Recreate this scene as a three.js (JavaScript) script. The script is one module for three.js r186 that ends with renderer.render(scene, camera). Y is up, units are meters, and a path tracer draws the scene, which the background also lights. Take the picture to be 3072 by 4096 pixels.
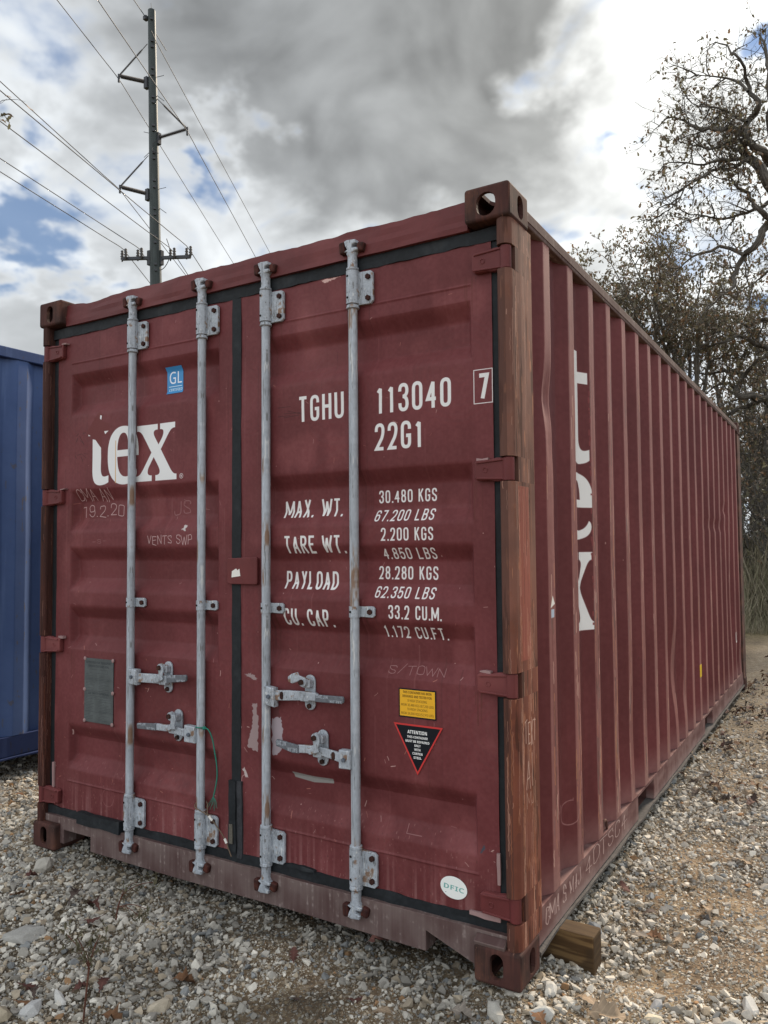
import * as THREE from 'three';
import { RoundedBoxGeometry } from 'three/addons/geometries/RoundedBoxGeometry.js';
import { mergeGeometries, mergeVertices, toCreasedNormals } from 'three/addons/utils/BufferGeometryUtils.js';
import { Brush, Evaluator, SUBTRACTION } from 'three-bvh-csg';
import { ConvexGeometry } from 'three/addons/geometries/ConvexGeometry.js';
import { createNoise2D, createNoise3D } from 'simplex-noise';

// ---------------------------------------------------------------- camera, sky, sun, exposure
const scene = new THREE.Scene();
const camera = new THREE.PerspectiveCamera(66.863, 0.75, 0.05, 900);
const CAM = new THREE.Vector3(3.36, 1.3898, 2.332);
camera.position.copy(CAM);
camera.rotation.set(0.0466, 0.5424, -0.0079, 'YXZ');
camera.updateMatrixWorld(true);
scene.add(camera);
const renderer = new THREE.WebGLRenderer({ antialias: true });
renderer.toneMapping = THREE.LinearToneMapping;
renderer.toneMappingExposure = 1.82;
renderer.shadowMap.enabled = true;
const SUN = new THREE.Vector3(0.10, 0.56, -0.82).normalize();
const sun = new THREE.DirectionalLight(0xffeed8, 3.3);
sun.position.copy(SUN).multiplyScalar(60); sun.target.position.set(1, 0, -1);
sun.castShadow = true; sun.shadow.radius = 18; sun.shadow.mapSize.set(2048, 2048);
Object.assign(sun.shadow.camera, { left: -14, right: 14, top: 14, bottom: -14, near: 1, far: 140 });
scene.add(sun, sun.target);

function mulberry(a) { return () => { a |= 0; a = (a + 0x6d2b79f5) | 0; let t = Math.imul(a ^ (a >>> 15), 1 | a); t = (t + Math.imul(t ^ (t >>> 7), 61 | t)) ^ t; return ((t ^ (t >>> 14)) >>> 0) / 4294967296; }; }
const clamp = (x, a = 0, b = 1) => Math.min(b, Math.max(a, x));
const sst = (a, b, x) => { const t = clamp((x - a) / (b - a)); return t * t * (3 - 2 * t); };
const lerp = (a, b, t) => a + (b - a) * t;
const V = (x, y, z) => new THREE.Vector3(x, y, z);

{ // broken cloud, thick and grey overhead ahead, thin and bright round the hidden sun, blue in the gaps
  const W = 4096, H = 2048, data = new Float32Array(W * H * 4), n2 = createNoise2D(mulberry(11)), n3 = createNoise2D(mulberry(77));
  const gs = (x, y, z, r) => { const l = Math.hypot(x, y, z); return [x / l, y / l, z / l, 1 / (1 - Math.cos(r * Math.PI / 180))]; };
  const thick = [[gs(-0.395, 0.507, -0.766, 8), 0.9], [gs(-0.43, 0.58, -0.695, 8.5), 0.9], [gs(-0.315, 0.55, -0.777, 4.5), 0.65], [gs(-0.487, 0.46, -0.741, 5.5), 0.5], [gs(-0.5, 0.68, -0.55, 13), .7], [gs(-0.62, 0.62, -0.48, 9), .4], [gs(-0.80, 0.26, -0.54, 7), 0.5], [gs(-0.533, 0.56, -0.63, 6), .35], [gs(-.27, .385, -.88, 5), .3], [gs(-.6, .53, -.6, 6), .2]];
  const gaps = [[gs(-0.775, 0.395, -0.49, 3.2), 0.9], [gs(-0.788, 0.34, -0.513, 3), 0.8], [gs(-0.606, 0.456, -0.652, 2.6), .8], [gs(-0.635, 0.465, -0.618, 1.8), 0.5], [gs(-0.207, 0.447, -0.87, 1.6), 0.75], [gs(-0.03, 0.53, -0.845, 2.4), .9], [gs(-.08, .42, -.905, 2.5), .3], [gs(-.75, .335, -.565, 2), .45]];
  const GLOW = V(-0.16, 0.53, -0.83).normalize(), GX = GLOW.x / (GLOW.y + 0.32), GZ = GLOW.z / (GLOW.y + 0.32);
  const fbm = (n, x, y, o) => { let s = 0, a = 0.5; for (let i = 0; i < o; i++) { s += a * n(x, y); x = x * 2.03 + 17.1; y = y * 2.03 - 9.7; a *= 0.52; } return s; };
  let mean = [0, 0, 0], count = 0;
  for (let j = H / 2 - 12; j < H; j++) {
    const up = ((j + 0.5) / H - 0.5) * Math.PI, y = Math.sin(up), c = Math.cos(up), yy = Math.max(y, 0);
    for (let i = 0; i < W; i++) {
      const az = ((i + 0.5) / W - 0.5) * 2 * Math.PI, x = Math.cos(az) * c, z = Math.sin(az) * c, k = 1 / (yy + 0.32);
      const px = x * k, pz = z * k;
      const wx = n3(px * 2.2 + 5, pz * 2.2) * 0.10, wz = n3(px * 2.2 - 8, pz * 2.2 + 3) * 0.10;
      const qx = (px + wx) * 1.7, qz = (pz + wz) * 1.7, f = fbm(n2, qx, qz, 7), det = fbm(n3, (px + wx * .4) * 5.5 + 40, (pz + wz * .4) * 5.5, 5);
      const lx = GX - px, lz = GZ - pz, ll = 0.07 / (Math.hypot(lx, lz) + 0.05), lit = fbm(n2, qx, qz, 4) - fbm(n2, qx + lx * ll, qz + lz * ll, 4);
      const rx = fbm(n3, px * 6 + 2, pz * 6, 5) * 0.08, rz = fbm(n3, px * 6 - 6, pz * 6 + 9, 5) * 0.08;
      let t = 0, g = 0;
      for (const [s, w] of thick) { const d = 0.5 * ((x + rx * 0.5 - s[0]) ** 2 + (y + rz * .3 - s[1]) ** 2 + (z + rz * 0.5 - s[2]) ** 2) * s[3]; if (d < 6) t += w * Math.exp(-Math.max(0, d) * 0.95); }
      for (const [s, w] of gaps) { const d = 0.5 * ((x + rx - s[0]) ** 2 + (y + (rx + rz) * .6 - s[1]) ** 2 + (z + rz - s[2]) ** 2) * s[3]; if (d < 5) g += w * Math.exp(-Math.max(0, d)); }
      const cover = 0.55 + f * 0.7 + det * 0.30 + t * 0.5 - g * 0.95;
      const alpha = sst(-0.3, 0.62, cover + det * 0.45 + 0.12 * f);
      const glow = Math.exp(-((Math.acos(clamp(x * GLOW.x + y * GLOW.y + z * GLOW.z, -1, 1)) * 57.3 / 19) ** 2)), ang = Math.acos(clamp(x * SUN.x + y * SUN.y + z * SUN.z, -1, 1)) * 57.3, front = sst(50, 120, ang);
      const depth = clamp(((cover - 0.2) * 0.5 + t * 0.40 + f * 0.2 + det * 0.16) * (1 - 0.25 * glow * (1 - sst(.2, .9, t))));
      const bright = (0.53 + 0.32 * glow + 0.46 * front) * (1 + lit * (0.7 + 0.5 * glow) + 0.22 * glow * (det - 0.4 * f)), dark = lerp(0.20, 0.64, front) * (1 + 0.4 * f + 0.22 * det + 0.5 * lit);
      const grey = Math.max(0.14, lerp(bright, dark, sst(-0.1, 1.0, depth)));
      const cr = grey * lerp(0.95, 0.985, glow), cg = grey * 0.995, cb = grey * lerp(1.03, 0.965, glow);
      const zen = Math.pow(1 - yy, 3), sc = 1 + glow * .5;
      const br = (0.08 + 0.08 * zen) * sc, bg = (0.135 + 0.12 * zen) * sc, bb = (0.255 + 0.12 * zen) * sc;
      const a2 = lerp(0.08, 1, alpha), o = (j * W + i) * 4;
      data[o] = lerp(br, cr, a2); data[o + 1] = lerp(bg, cg, a2); data[o + 2] = lerp(bb, cb, a2); data[o + 3] = 1;
      if (y > 0 && y < 0.15) { mean[0] += data[o]; mean[1] += data[o + 1]; mean[2] += data[o + 2]; count++; }
    }
  }
  for (let o = 0; o < (H / 2 - 12) * W * 4; o += 4) { data[o] = mean[0] / count * 0.4; data[o + 1] = mean[1] / count * 0.38; data[o + 2] = mean[2] / count * 0.34; data[o + 3] = 1; }
  const t = new THREE.DataTexture(data, W, H, THREE.RGBAFormat, THREE.FloatType);
  t.mapping = THREE.EquirectangularReflectionMapping; t.magFilter = t.minFilter = THREE.LinearFilter; t.needsUpdate = true;
  scene.background = t; scene.environment = t;
}

// ---------------------------------------------------------------- helpers
const taken = new Map();
const numbered = (n) => { const k = taken.get(n) || 0; taken.set(n, k + 1); return k ? n + '_' + String(k).padStart(3, '0') : n; };
function tag(o, label, category, group, kind) {
  if (label) o.userData.label = label; if (category) o.userData.category = category;
  if (group) o.userData.group = group; if (kind) o.userData.kind = kind; return o;
}
function thing(name, label, category, pos = [0, 0, 0], group) {
  const o = new THREE.Group(); o.name = numbered(name); o.position.set(...pos); scene.add(o); return tag(o, label, category, group);
}
function part(name, geo, mat, parent) {
  const m = new THREE.Mesh(Array.isArray(geo) ? merge(geo) : geo, mat); m.name = parent ? name : numbered(name);
  m.castShadow = m.receiveShadow = true; (parent || scene).add(m); return m;
}
function merge(list) {
  const l = list.map((g) => { const q = g.index ? g.toNonIndexed() : g.clone(); for (const k of Object.keys(q.attributes)) if (!['position', 'normal', 'uv'].includes(k)) q.deleteAttribute(k); return q; });
  return mergeGeometries(l);
}
// texture coordinates in metres from the direction each face looks
function boxUV(g, s = 1, ox = 0, oy = 0) {
  if (g.index) g = g.toNonIndexed();
  if (!g.attributes.normal) g.computeVertexNormals();
  const p = g.attributes.position, uv = new Float32Array(p.count * 2), a = V(), b = V(), c = V(), n = V();
  for (let i = 0; i < p.count; i += 3) {
    a.fromBufferAttribute(p, i); b.fromBufferAttribute(p, i + 1); c.fromBufferAttribute(p, i + 2);
    n.subVectors(b, a).cross(V().subVectors(c, a)); const ax = Math.abs(n.x), ay = Math.abs(n.y), az = Math.abs(n.z);
    for (let k = 0; k < 3; k++) {
      const q = [a, b, c][k];
      const [u, v] = ax >= ay && ax >= az ? [q.z, q.y] : ay >= az ? [q.x, q.z] : [q.x, q.y];
      uv[(i + k) * 2] = u * s + ox; uv[(i + k) * 2 + 1] = v * s + oy;
    }
  }
  g.setAttribute('uv', new THREE.BufferAttribute(uv, 2)); return g;
}
const box = (x0, x1, y0, y1, z0, z1, r = 0.002) => {
  const w = x1 - x0, h = y1 - y0, d = z1 - z0, rr = Math.min(r, w * 0.45, h * 0.45, d * 0.45);
  const g = rr > 0.0004 ? new RoundedBoxGeometry(w, h, d, 2, rr) : new THREE.BoxGeometry(w, h, d);
  g.translate((x0 + x1) / 2, (y0 + y1) / 2, (z0 + z1) / 2); return boxUV(g);
};
const cyl = (r0, r1, a, b, seg = 16) => { // cylinder between two points
  const d = V().subVectors(b, a), g = new THREE.CylinderGeometry(r1, r0, d.length(), seg, 1);
  g.applyQuaternion(new THREE.Quaternion().setFromUnitVectors(V(0, 1, 0), d.clone().normalize())); g.translate((a.x + b.x) / 2, (a.y + b.y) / 2, (a.z + b.z) / 2); return g;
};
const lathe = (pts, x, y, z, seg = 20) => { const g = new THREE.LatheGeometry(pts.map((p) => new THREE.Vector2(p[0], p[1])), seg); g.translate(x, y, z); return g; };
const extr = (pts, depth, bevel, z, holes) => { // outline in x, y; front face at z
  const s = new THREE.Shape(pts.map((p) => new THREE.Vector2(p[0], p[1])));
  if (holes) for (const h of holes) s.holes.push(new THREE.Path(h.map((p) => new THREE.Vector2(p[0], p[1]))));
  const g = new THREE.ExtrudeGeometry(s, { depth: depth - 2 * bevel, bevelEnabled: bevel > 0, bevelThickness: bevel, bevelSize: bevel, bevelOffset: -bevel, bevelSegments: 2, curveSegments: 8 });
  g.translate(0, 0, z - depth + bevel); return boxUV(g);
};
const oval = (cx, cy, w, h, n = 10) => { // upright stadium
  const r = w / 2, o = []; for (let i = 0; i <= n; i++) { const a = Math.PI * i / n; o.push([cx + r * Math.cos(a), cy + h / 2 - r + r * Math.sin(a)]); }
  for (let i = 0; i <= n; i++) { const a = Math.PI + Math.PI * i / n; o.push([cx + r * Math.cos(a), cy - h / 2 + r + r * Math.sin(a)]); } return o;
};
const tube = (pts, r, seg = 24, rs = 6, closed = false) => new THREE.TubeGeometry(new THREE.CatmullRomCurve3(pts, closed), seg, r, rs, closed);
function mirrorX(g, w) { g = (g.index ? g.toNonIndexed() : g.clone()); g.applyMatrix4(new THREE.Matrix4().makeScale(-1, 1, 1)); g.translate(w, 0, 0); return flip(g); }
function mirrorY(g, h) { g = (g.index ? g.toNonIndexed() : g.clone()); g.applyMatrix4(new THREE.Matrix4().makeScale(1, -1, 1)); g.translate(0, h, 0); return flip(g); }
function mirrorZ(g, l) { g = (g.index ? g.toNonIndexed() : g.clone()); g.applyMatrix4(new THREE.Matrix4().makeScale(1, 1, -1)); g.translate(0, 0, l); return flip(g); }
function flip(g) {
  for (const a of Object.values(g.attributes)) { const s = a.itemSize, d = a.array; for (let i = 0; i < a.count; i += 3) for (let k = 0; k < s; k++) { const t = d[(i + 1) * s + k]; d[(i + 1) * s + k] = d[(i + 2) * s + k]; d[(i + 2) * s + k] = t; } }
  return g;
}
// a point seen at a given place of the 3072 x 4096 photograph, so many metres ahead of where it was taken
const at = (u, v, d) => V((u - 1536) / 3102.2 * d, -(v - 2048) / 3102.2 * d, -d).applyMatrix4(camera.matrixWorld);
const onGround = (u, v, y = 0.0) => { const p = at(u, v, 1).sub(CAM); return CAM.clone().addScaledVector(p, (y - CAM.y) / p.y); };

// periodic value noise for textures
function hash(x, y, s) { let h = Math.imul(x, 374761393) + Math.imul(y, 668265263) + Math.imul(s, 1274126177); h = Math.imul(h ^ (h >>> 13), 1274126177); return ((h ^ (h >>> 16)) >>> 0) / 4294967296; }
function vn(x, y, px, py, s) {
  const ix = Math.floor(x), iy = Math.floor(y), fx = x - ix, fy = y - iy, m = (a, p) => ((a % p) + p) % p;
  const u = fx * fx * (3 - 2 * fx), v = fy * fy * (3 - 2 * fy), x0 = m(ix, px), x1 = m(ix + 1, px), y0 = m(iy, py), y1 = m(iy + 1, py);
  return lerp(lerp(hash(x0, y0, s), hash(x1, y0, s), u), lerp(hash(x0, y1, s), hash(x1, y1, s), u), v);
}
function pf(u, v, fx, fy, o, s) { let r = 0, a = 0.5, t = 0; for (let i = 0; i < o; i++) { r += a * vn(u * fx, v * fy, fx, fy, s + i); t += a; a *= 0.5; fx *= 2; fy *= 2; } return r / t; }
function tex(w, h, fn, srgb = true) {
  const d = new Uint8Array(w * h * 4);
  for (let j = 0; j < h; j++) for (let i = 0; i < w; i++) { const c = fn(i / w, j / h), o = (j * w + i) * 4; d[o] = clamp(c[0], 0, 255); d[o + 1] = clamp(c[1], 0, 255); d[o + 2] = clamp(c[2], 0, 255); d[o + 3] = 255; }
  const t = new THREE.DataTexture(d, w, h, THREE.RGBAFormat); t.wrapS = t.wrapT = THREE.RepeatWrapping; t.magFilter = THREE.LinearFilter; t.minFilter = THREE.LinearMipmapLinearFilter;
  if (srgb) t.colorSpace = THREE.SRGBColorSpace; t.needsUpdate = true; return t;
}
const rep = (t, x, y) => { const c = t.clone(); c.repeat.set(x, y); c.needsUpdate = true; return c; };
const mixc = (a, b, t) => [lerp(a[0], b[0], t), lerp(a[1], b[1], t), lerp(a[2], b[2], t)];
const mat = (o) => new THREE.MeshPhysicalMaterial({ roughness: 0.6, metalness: 0, specularIntensity: 0.45, ...o }); // dusty, weathered surfaces: a weak sheen
function canvasTex(c) { const t = new THREE.CanvasTexture(c); t.colorSpace = THREE.SRGBColorSpace; t.magFilter = THREE.LinearFilter; return t; }
function newCanvas(w, h) { const c = document.createElement('canvas'); c.width = w; c.height = h; return [c, c.getContext('2d')]; }
function fillCanvas(ctx, w, h, fn) { const im = ctx.createImageData(w, h), d = im.data; for (let j = 0; j < h; j++) for (let i = 0; i < w; i++) { const c = fn(i, j), o = (j * w + i) * 4; d[o] = clamp(c[0], 0, 255); d[o + 1] = clamp(c[1], 0, 255); d[o + 2] = clamp(c[2], 0, 255); d[o + 3] = 255; } ctx.putImageData(im, 0, 0); }

// lettering of even stroke, drawn as paths in a unit cell
const GLYPH = {
  0: 'M0,.22Q0,0,.5,0Q1,0,1,.22L1,.78Q1,1,.5,1Q0,1,0,.78Z', O: 'M0,.22Q0,0,.5,0Q1,0,1,.22L1,.78Q1,1,.5,1Q0,1,0,.78Z',
  1: 'M.12,.2L.62,.05L.62,1.06', 2: 'M0,.28L0,.22Q0,0,.5,0Q1,0,1,.24Q1,.4,.78,.58L.02,1L1.05,1', 3: 'M0,.26L0,.22Q0,0,.5,0Q1,0,1,.23Q1,.46,.4,.47Q1,.48,1,.75Q1,1,.5,1Q0,1,0,.78L0,.73',
  4: 'M.74,1.06L.74,.04L0,.7L1.12,.7', 5: 'M1,0L.1,0L.05,.47Q.25,.38,.5,.38Q1,.38,1,.68Q1,1,.5,1Q0,1,0,.78L0,.74', 6: 'M1,.26L1,.22Q1,0,.5,0Q0,0,0,.28L0,.75Q0,1,.5,1Q1,1,1,.74L1,.66Q1,.42,.5,.42Q0,.42,0,.66',
  7: 'M-.05,0L1,0L.38,1.06', 8: 'M.5,.47Q.05,.47,.05,.23Q.05,0,.5,0Q.95,0,.95,.23Q.95,.47,.5,.47Q0,.47,0,.74Q0,1,.5,1Q1,1,1,.74Q1,.47,.5,.47Z', 9: 'M0,.74L0,.78Q0,1,.5,1Q1,1,1,.72L1,.25Q1,0,.5,0Q0,0,0,.26L0,.34Q0,.58,.5,.58Q1,.58,1,.34',
  T: 'M-.1,0L1.1,0M.5,0L.5,1.06', G: 'M1,.28L1,.22Q1,0,.5,0Q0,0,0,.22L0,.78Q0,1,.5,1Q1,1,1,.78L1,.54L.52,.54', H: 'M0,-.06L0,1.06M1,-.06L1,1.06M0,.48L1,.48', U: 'M0,-.06L0,.78Q0,1,.5,1Q1,1,1,.78L1,-.06',
  M: 'M-.1,1.06L-.1,0L.5,.85L1.1,0L1.1,1.06', A: 'M-.05,1.06L.5,0L1.05,1.06M.16,.7L.84,.7', X: 'M0,-.06L1,1.06M1,-.06L0,1.06', W: 'M-.15,-.06L.2,1L.5,.1L.8,1L1.15,-.06', R: 'M0,1.06L0,0L.5,0Q1,0,1,.26Q1,.52,.5,.52L0,.52M.45,.52L1.02,1.06',
  E: 'M1,0L0,0L0,1L1,1M0,.48L.85,.48', F: 'M1,0L0,0L0,1.06M0,.48L.85,.48', P: 'M0,1.06L0,0L.5,0Q1,0,1,.28Q1,.56,.5,.56L0,.56', Y: 'M0,-.06L.5,.5L1,-.06M.5,.5L.5,1.06', L: 'M0,-.06L0,1L1,1', D: 'M0,0L.4,0Q1,0,1,.3L1,.7Q1,1,.4,1L0,1Z',
  C: 'M1,.28L1,.22Q1,0,.5,0Q0,0,0,.22L0,.78Q0,1,.5,1Q1,1,1,.78L1,.72', K: 'M0,-.06L0,1.06M1,-.06L0,.6M.32,.4L1.03,1.06', S: 'M1,.26L1,.22Q1,0,.5,0Q0,0,0,.23Q0,.41,.5,.5Q1,.59,1,.77Q1,1,.5,1Q0,1,0,.78L0,.74', B: 'M0,.47L.5,.47Q.95,.47,.95,.23Q.95,0,.5,0L0,0L0,1L.5,1Q1,1,1,.74Q1,.47,.5,.47',
  N: 'M0,1.06L0,0L1,1L1,-.06', V: 'M0,-.06L.5,1L1,-.06', J: 'M1,-.06L1,.78Q1,1,.5,1Q0,1,0,.78', I: 'M.5,-.06L.5,1.06', '/': 'M1,-.2L0,1.2', '-': 'M.1,.5L.9,.5', ':': 'M.4,.3L.6,.3M.4,.9L.6,.9', '(': 'M.8,-.1Q.1,.5,.8,1.1', ')': 'M.2,-.1Q.9,.5,.2,1.1', '.': 'D', ',': 'D',
};
const wide = (ch) => ({ '.': 0.28, ',': 0.28, ' ': 0.55, 1: 0.8, M: 1.28, W: 1.3, I: 0.35, ':': 0.4 }[ch] ?? 1);
// text filling the box (x0, y0)-(x1, y1) of a canvas; sw is the stroke as a share of the height
function letter(ctx, s, x0, y0, x1, y1, sw, color, wob = 0, rnd) {
  const h = y1 - y0, lw = sw * Math.abs(h), units = [...s].reduce((a, c) => a + wide(c), 0), gap = 0.32, n = s.length, u = (x1 - x0) / (units + gap * (n - 1));
  ctx.save(); ctx.strokeStyle = color; ctx.fillStyle = color; ctx.lineWidth = lw; ctx.lineJoin = wob ? 'round' : 'miter'; ctx.lineCap = wob ? 'round' : 'butt'; ctx.miterLimit = 3;
  let x = x0;
  for (const ch of s) {
    const w = wide(ch) * u, L = x + lw / 2, Rr = Math.max(x + w - lw / 2, L + 1), T = y0 + lw / 2, B = y1 - lw / 2, j = () => (wob ? (rnd() - 0.5) * wob * h : 0);
    const dy = j();
    if (GLYPH[ch] === 'D') { ctx.fillRect(x, y1 - lw * 1.05, Math.max(lw, w * 0.7), lw * 1.05); if (ch === ',') ctx.fillRect(x, y1, lw * 0.5, lw * 0.6); }
    else if (GLYPH[ch]) {
      ctx.beginPath();
      for (const [, c, a] of GLYPH[ch].matchAll(/([MLQZ])([^MLQZ]*)/g)) {
        const q = a ? a.split(',').map(Number) : [], X = (k) => L + q[k] * (Rr - L) + j() * 0.5, Y = (k) => T + q[k] * (B - T) + dy + j();
        if (c === 'M') ctx.moveTo(X(0), Y(1)); else if (c === 'L') ctx.lineTo(X(0), Y(1)); else if (c === 'Q') ctx.quadraticCurveTo(X(0), Y(1), X(2), Y(3)); else ctx.closePath();
      }
      ctx.stroke();
    }
    x += w + gap * u;
  }
  ctx.restore();
}

// ---------------------------------------------------------------- ground
const gn = createNoise2D(mulberry(5)), gn2 = createNoise2D(mulberry(6));
const gh = (x, z) => {
  const near = Math.exp(-((x - 1.5) ** 2 + (z + 0.5) ** 2) / 60);
  let y = -0.018 + near * (0.016 * gn(x * 1.1, z * 1.1) + 0.008 * gn2(x * 3.7, z * 3.7));
  y -= 0.075 * Math.exp(-(((x - 2.62) / 0.34) ** 2) - ((z + 0.42) / 0.3) ** 2);
  y += 0.03 * Math.exp(-(((x - 0.55) / 0.5) ** 2) - ((z - 0.42) / 0.22) ** 2) + 0.02 * Math.exp(-(((x + 0.3) / 0.5) ** 2) - ((z + 0.2) / 0.5) ** 2);
  y -= 0.02 * sst(0.15, -0.4, z) * sst(-0.1, 0.3, x) * sst(2.5, 2.2, x);
  y += 0.02 * sst(-1.2, -3, z) * sst(2.3, 2.6, x) + sst(-8, -45, z) * 0.9 + 0.10 * sst(-9, -14, z) * gn(x * .5, z * .5);
  return y;
};
const sandy = (x, z) => { // 1 bare sand, 0 thick stone
  const s = 0.42 + 0.36 * gn(x * 0.9 + 3, z * 0.9 - 2) + 0.25 * gn2(x * 2.3, z * 2.3);
  const heap = Math.exp(-(((x - 0.55) / 1.1) ** 2) - ((z - 0.55) / 0.55) ** 2), track = Math.exp(-(((x - 2.05) / 0.34) ** 2) - ((z - 0.42) / 0.4) ** 2) + 0.9 * Math.exp(-(((x - 1.62) / 0.3) ** 2) - ((z - 0.42) / 0.2) ** 2), edge = Math.exp(-(((x - 2.5) / 0.16) ** 2)) * sst(0.1, -0.3, z);
  return clamp(s - 0.7 * heap + 0.55 * track - 0.5 * edge + sst(3.0, 3.4, x) * 0.2);
};
const dirty = (x, z) => sst(-2.1, -3.8, z + 0.35 * gn(x * 0.8, z * 0.8) + (x - 2.6) * 0.35) * sst(1.5, 2.3, x); // trodden earth along the far side
const dampShadeAt = (x, z) => clamp(Math.exp(-(((x - 1.75) / 0.8) ** 2) - ((z - 0.30) / 0.42) ** 2) * clamp(0.7 + 0.9 * gn2(x * 2.1, z * 2.1 + 7)) + sst(0.2, -0.05, z) * sst(0, 0.3, x) * sst(2.4, 2.1, x) * 0.9);  // damp soil before the doors; under the sill, contact shade painted into the colour
{
  const soil = tex(1024, 1024, (u, v) => {
    const a = pf(u, v, 6, 6, 4, 1), b = pf(u, v, 40, 40, 3, 9), c = vn(u * 220, v * 220, 220, 220, 3), d = vn(u * 110, v * 110, 110, 110, 4);
    let k = 0.62 + 0.3 * a + 0.28 * (b - 0.5) + (c > 0.72 ? 0.22 : 0) + (d > 0.8 ? 0.22 : 0) - (c < 0.14 ? 0.18 : 0); k *= 268;
    return [k, k * (0.97 - .03 * a), k * (0.92 - 0.1 * a)];
  });
  const bump = tex(512, 512, (u, v) => { const k = 255 * (0.45 * pf(u, v, 20, 20, 3, 31) + 0.55 * vn(u * 120, v * 120, 120, 120, 33)); return [k, k, k]; }, false);
  const axis = (lo, hi, step, far) => { const a = []; for (let x = lo; x <= hi; x += step) a.push(x); let s = step, x = hi; while (x < far) { s *= 1.22; x += s; a.push(x); } s = step; x = lo; while (x > -far) { s *= 1.22; x -= s; a.unshift(x); } return a; };
  const X = axis(-2, 4.6, 0.05, 420), Z = axis(-5, 2.6, 0.05, 420), pos = [], uv = [], col = [], idx = [];
  for (const z of Z) for (const x of X) {
    pos.push(x, gh(x, z), z); uv.push(x / 1.6, z / 1.6);
    const dampShade = dampShadeAt(x, z);
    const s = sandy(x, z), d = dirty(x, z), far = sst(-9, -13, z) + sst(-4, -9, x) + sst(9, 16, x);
    let c = mixc([0.15, 0.125, 0.10], [0.32, 0.25, 0.19], s); c = mixc(c, [0.25, 0.225, 0.2], d * .9); c = mixc(c, [0.115, 0.095, 0.075], clamp(dampShade) * 0.85); c = mixc(c, [0.12, 0.11, 0.06], clamp(far)); col.push(...c);
  }
  const nx = X.length; for (let j = 0; j < Z.length - 1; j++) for (let i = 0; i < nx - 1; i++) { const a = j * nx + i; idx.push(a, a + nx, a + 1, a + 1, a + nx, a + nx + 1); }
  const g = new THREE.BufferGeometry(); g.setIndex(idx);
  g.setAttribute('position', new THREE.Float32BufferAttribute(pos, 3)); g.setAttribute('uv', new THREE.Float32BufferAttribute(uv, 2)); g.setAttribute('color', new THREE.Float32BufferAttribute(col, 3)); g.computeVertexNormals();
  tag(part('ground', g, mat({ map: soil, bumpMap: bump, bumpScale: 0.008, vertexColors: true, roughness: 0.97 })), 'bare sandy ground under the gravel and around the containers', 'ground', null, 'structure');
}

// crushed limestone: a few faceted shapes
function stoneGeo(seed, detail = 1) {
  const r = mulberry(seed), pts = [], sc = V(0.95 + r() * 0.45, 0.5 + r() * 0.35, 0.65 + r() * 0.35), n = detail > 1 ? 34 : detail ? 11 + Math.floor(r() * 5) : 8;
  for (let i = 0; i < n; i++) { const a = r() * 6.283, h = r() * 2 - 1, q = Math.sqrt(1 - h * h), k = 0.82 + 0.3 * r(); pts.push(V(q * Math.cos(a) * k * sc.x, h * k * sc.y, q * Math.sin(a) * k * sc.z)); }
  const g = new ConvexGeometry(pts); return boxUV(g, 0.35, r(), r());
}
const stoneMap = tex(256, 256, (u, v) => { const k = 236 + 44 * (pf(u, v, 5, 5, 5, 60) - 0.5) + 22 * (vn(u * 60, v * 60, 60, 60, 61) - 0.5); return [k, k * 0.995, k * 0.98]; });
const stoneMat = mat({ map: stoneMap, roughness: 0.92 });
const stoneColor = (r, c) => {
  const k = r(), b = 0.74 + r() * 0.62;
  const base = k < 0.30 ? [0.40, 0.385, 0.365] : k < 0.66 ? [0.64, 0.62, 0.585] : k < 0.84 ? [0.46, 0.40, 0.325] : k < 0.86 ? [0.36, 0.225, 0.13] : k < 0.94 ? [0.26, 0.275, 0.295] : [0.62, 0.61, 0.585];
  return c.setRGB(base[0] * b * 1.01, base[1] * b * 0.985, base[2] * b * 0.935);
};
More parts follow.
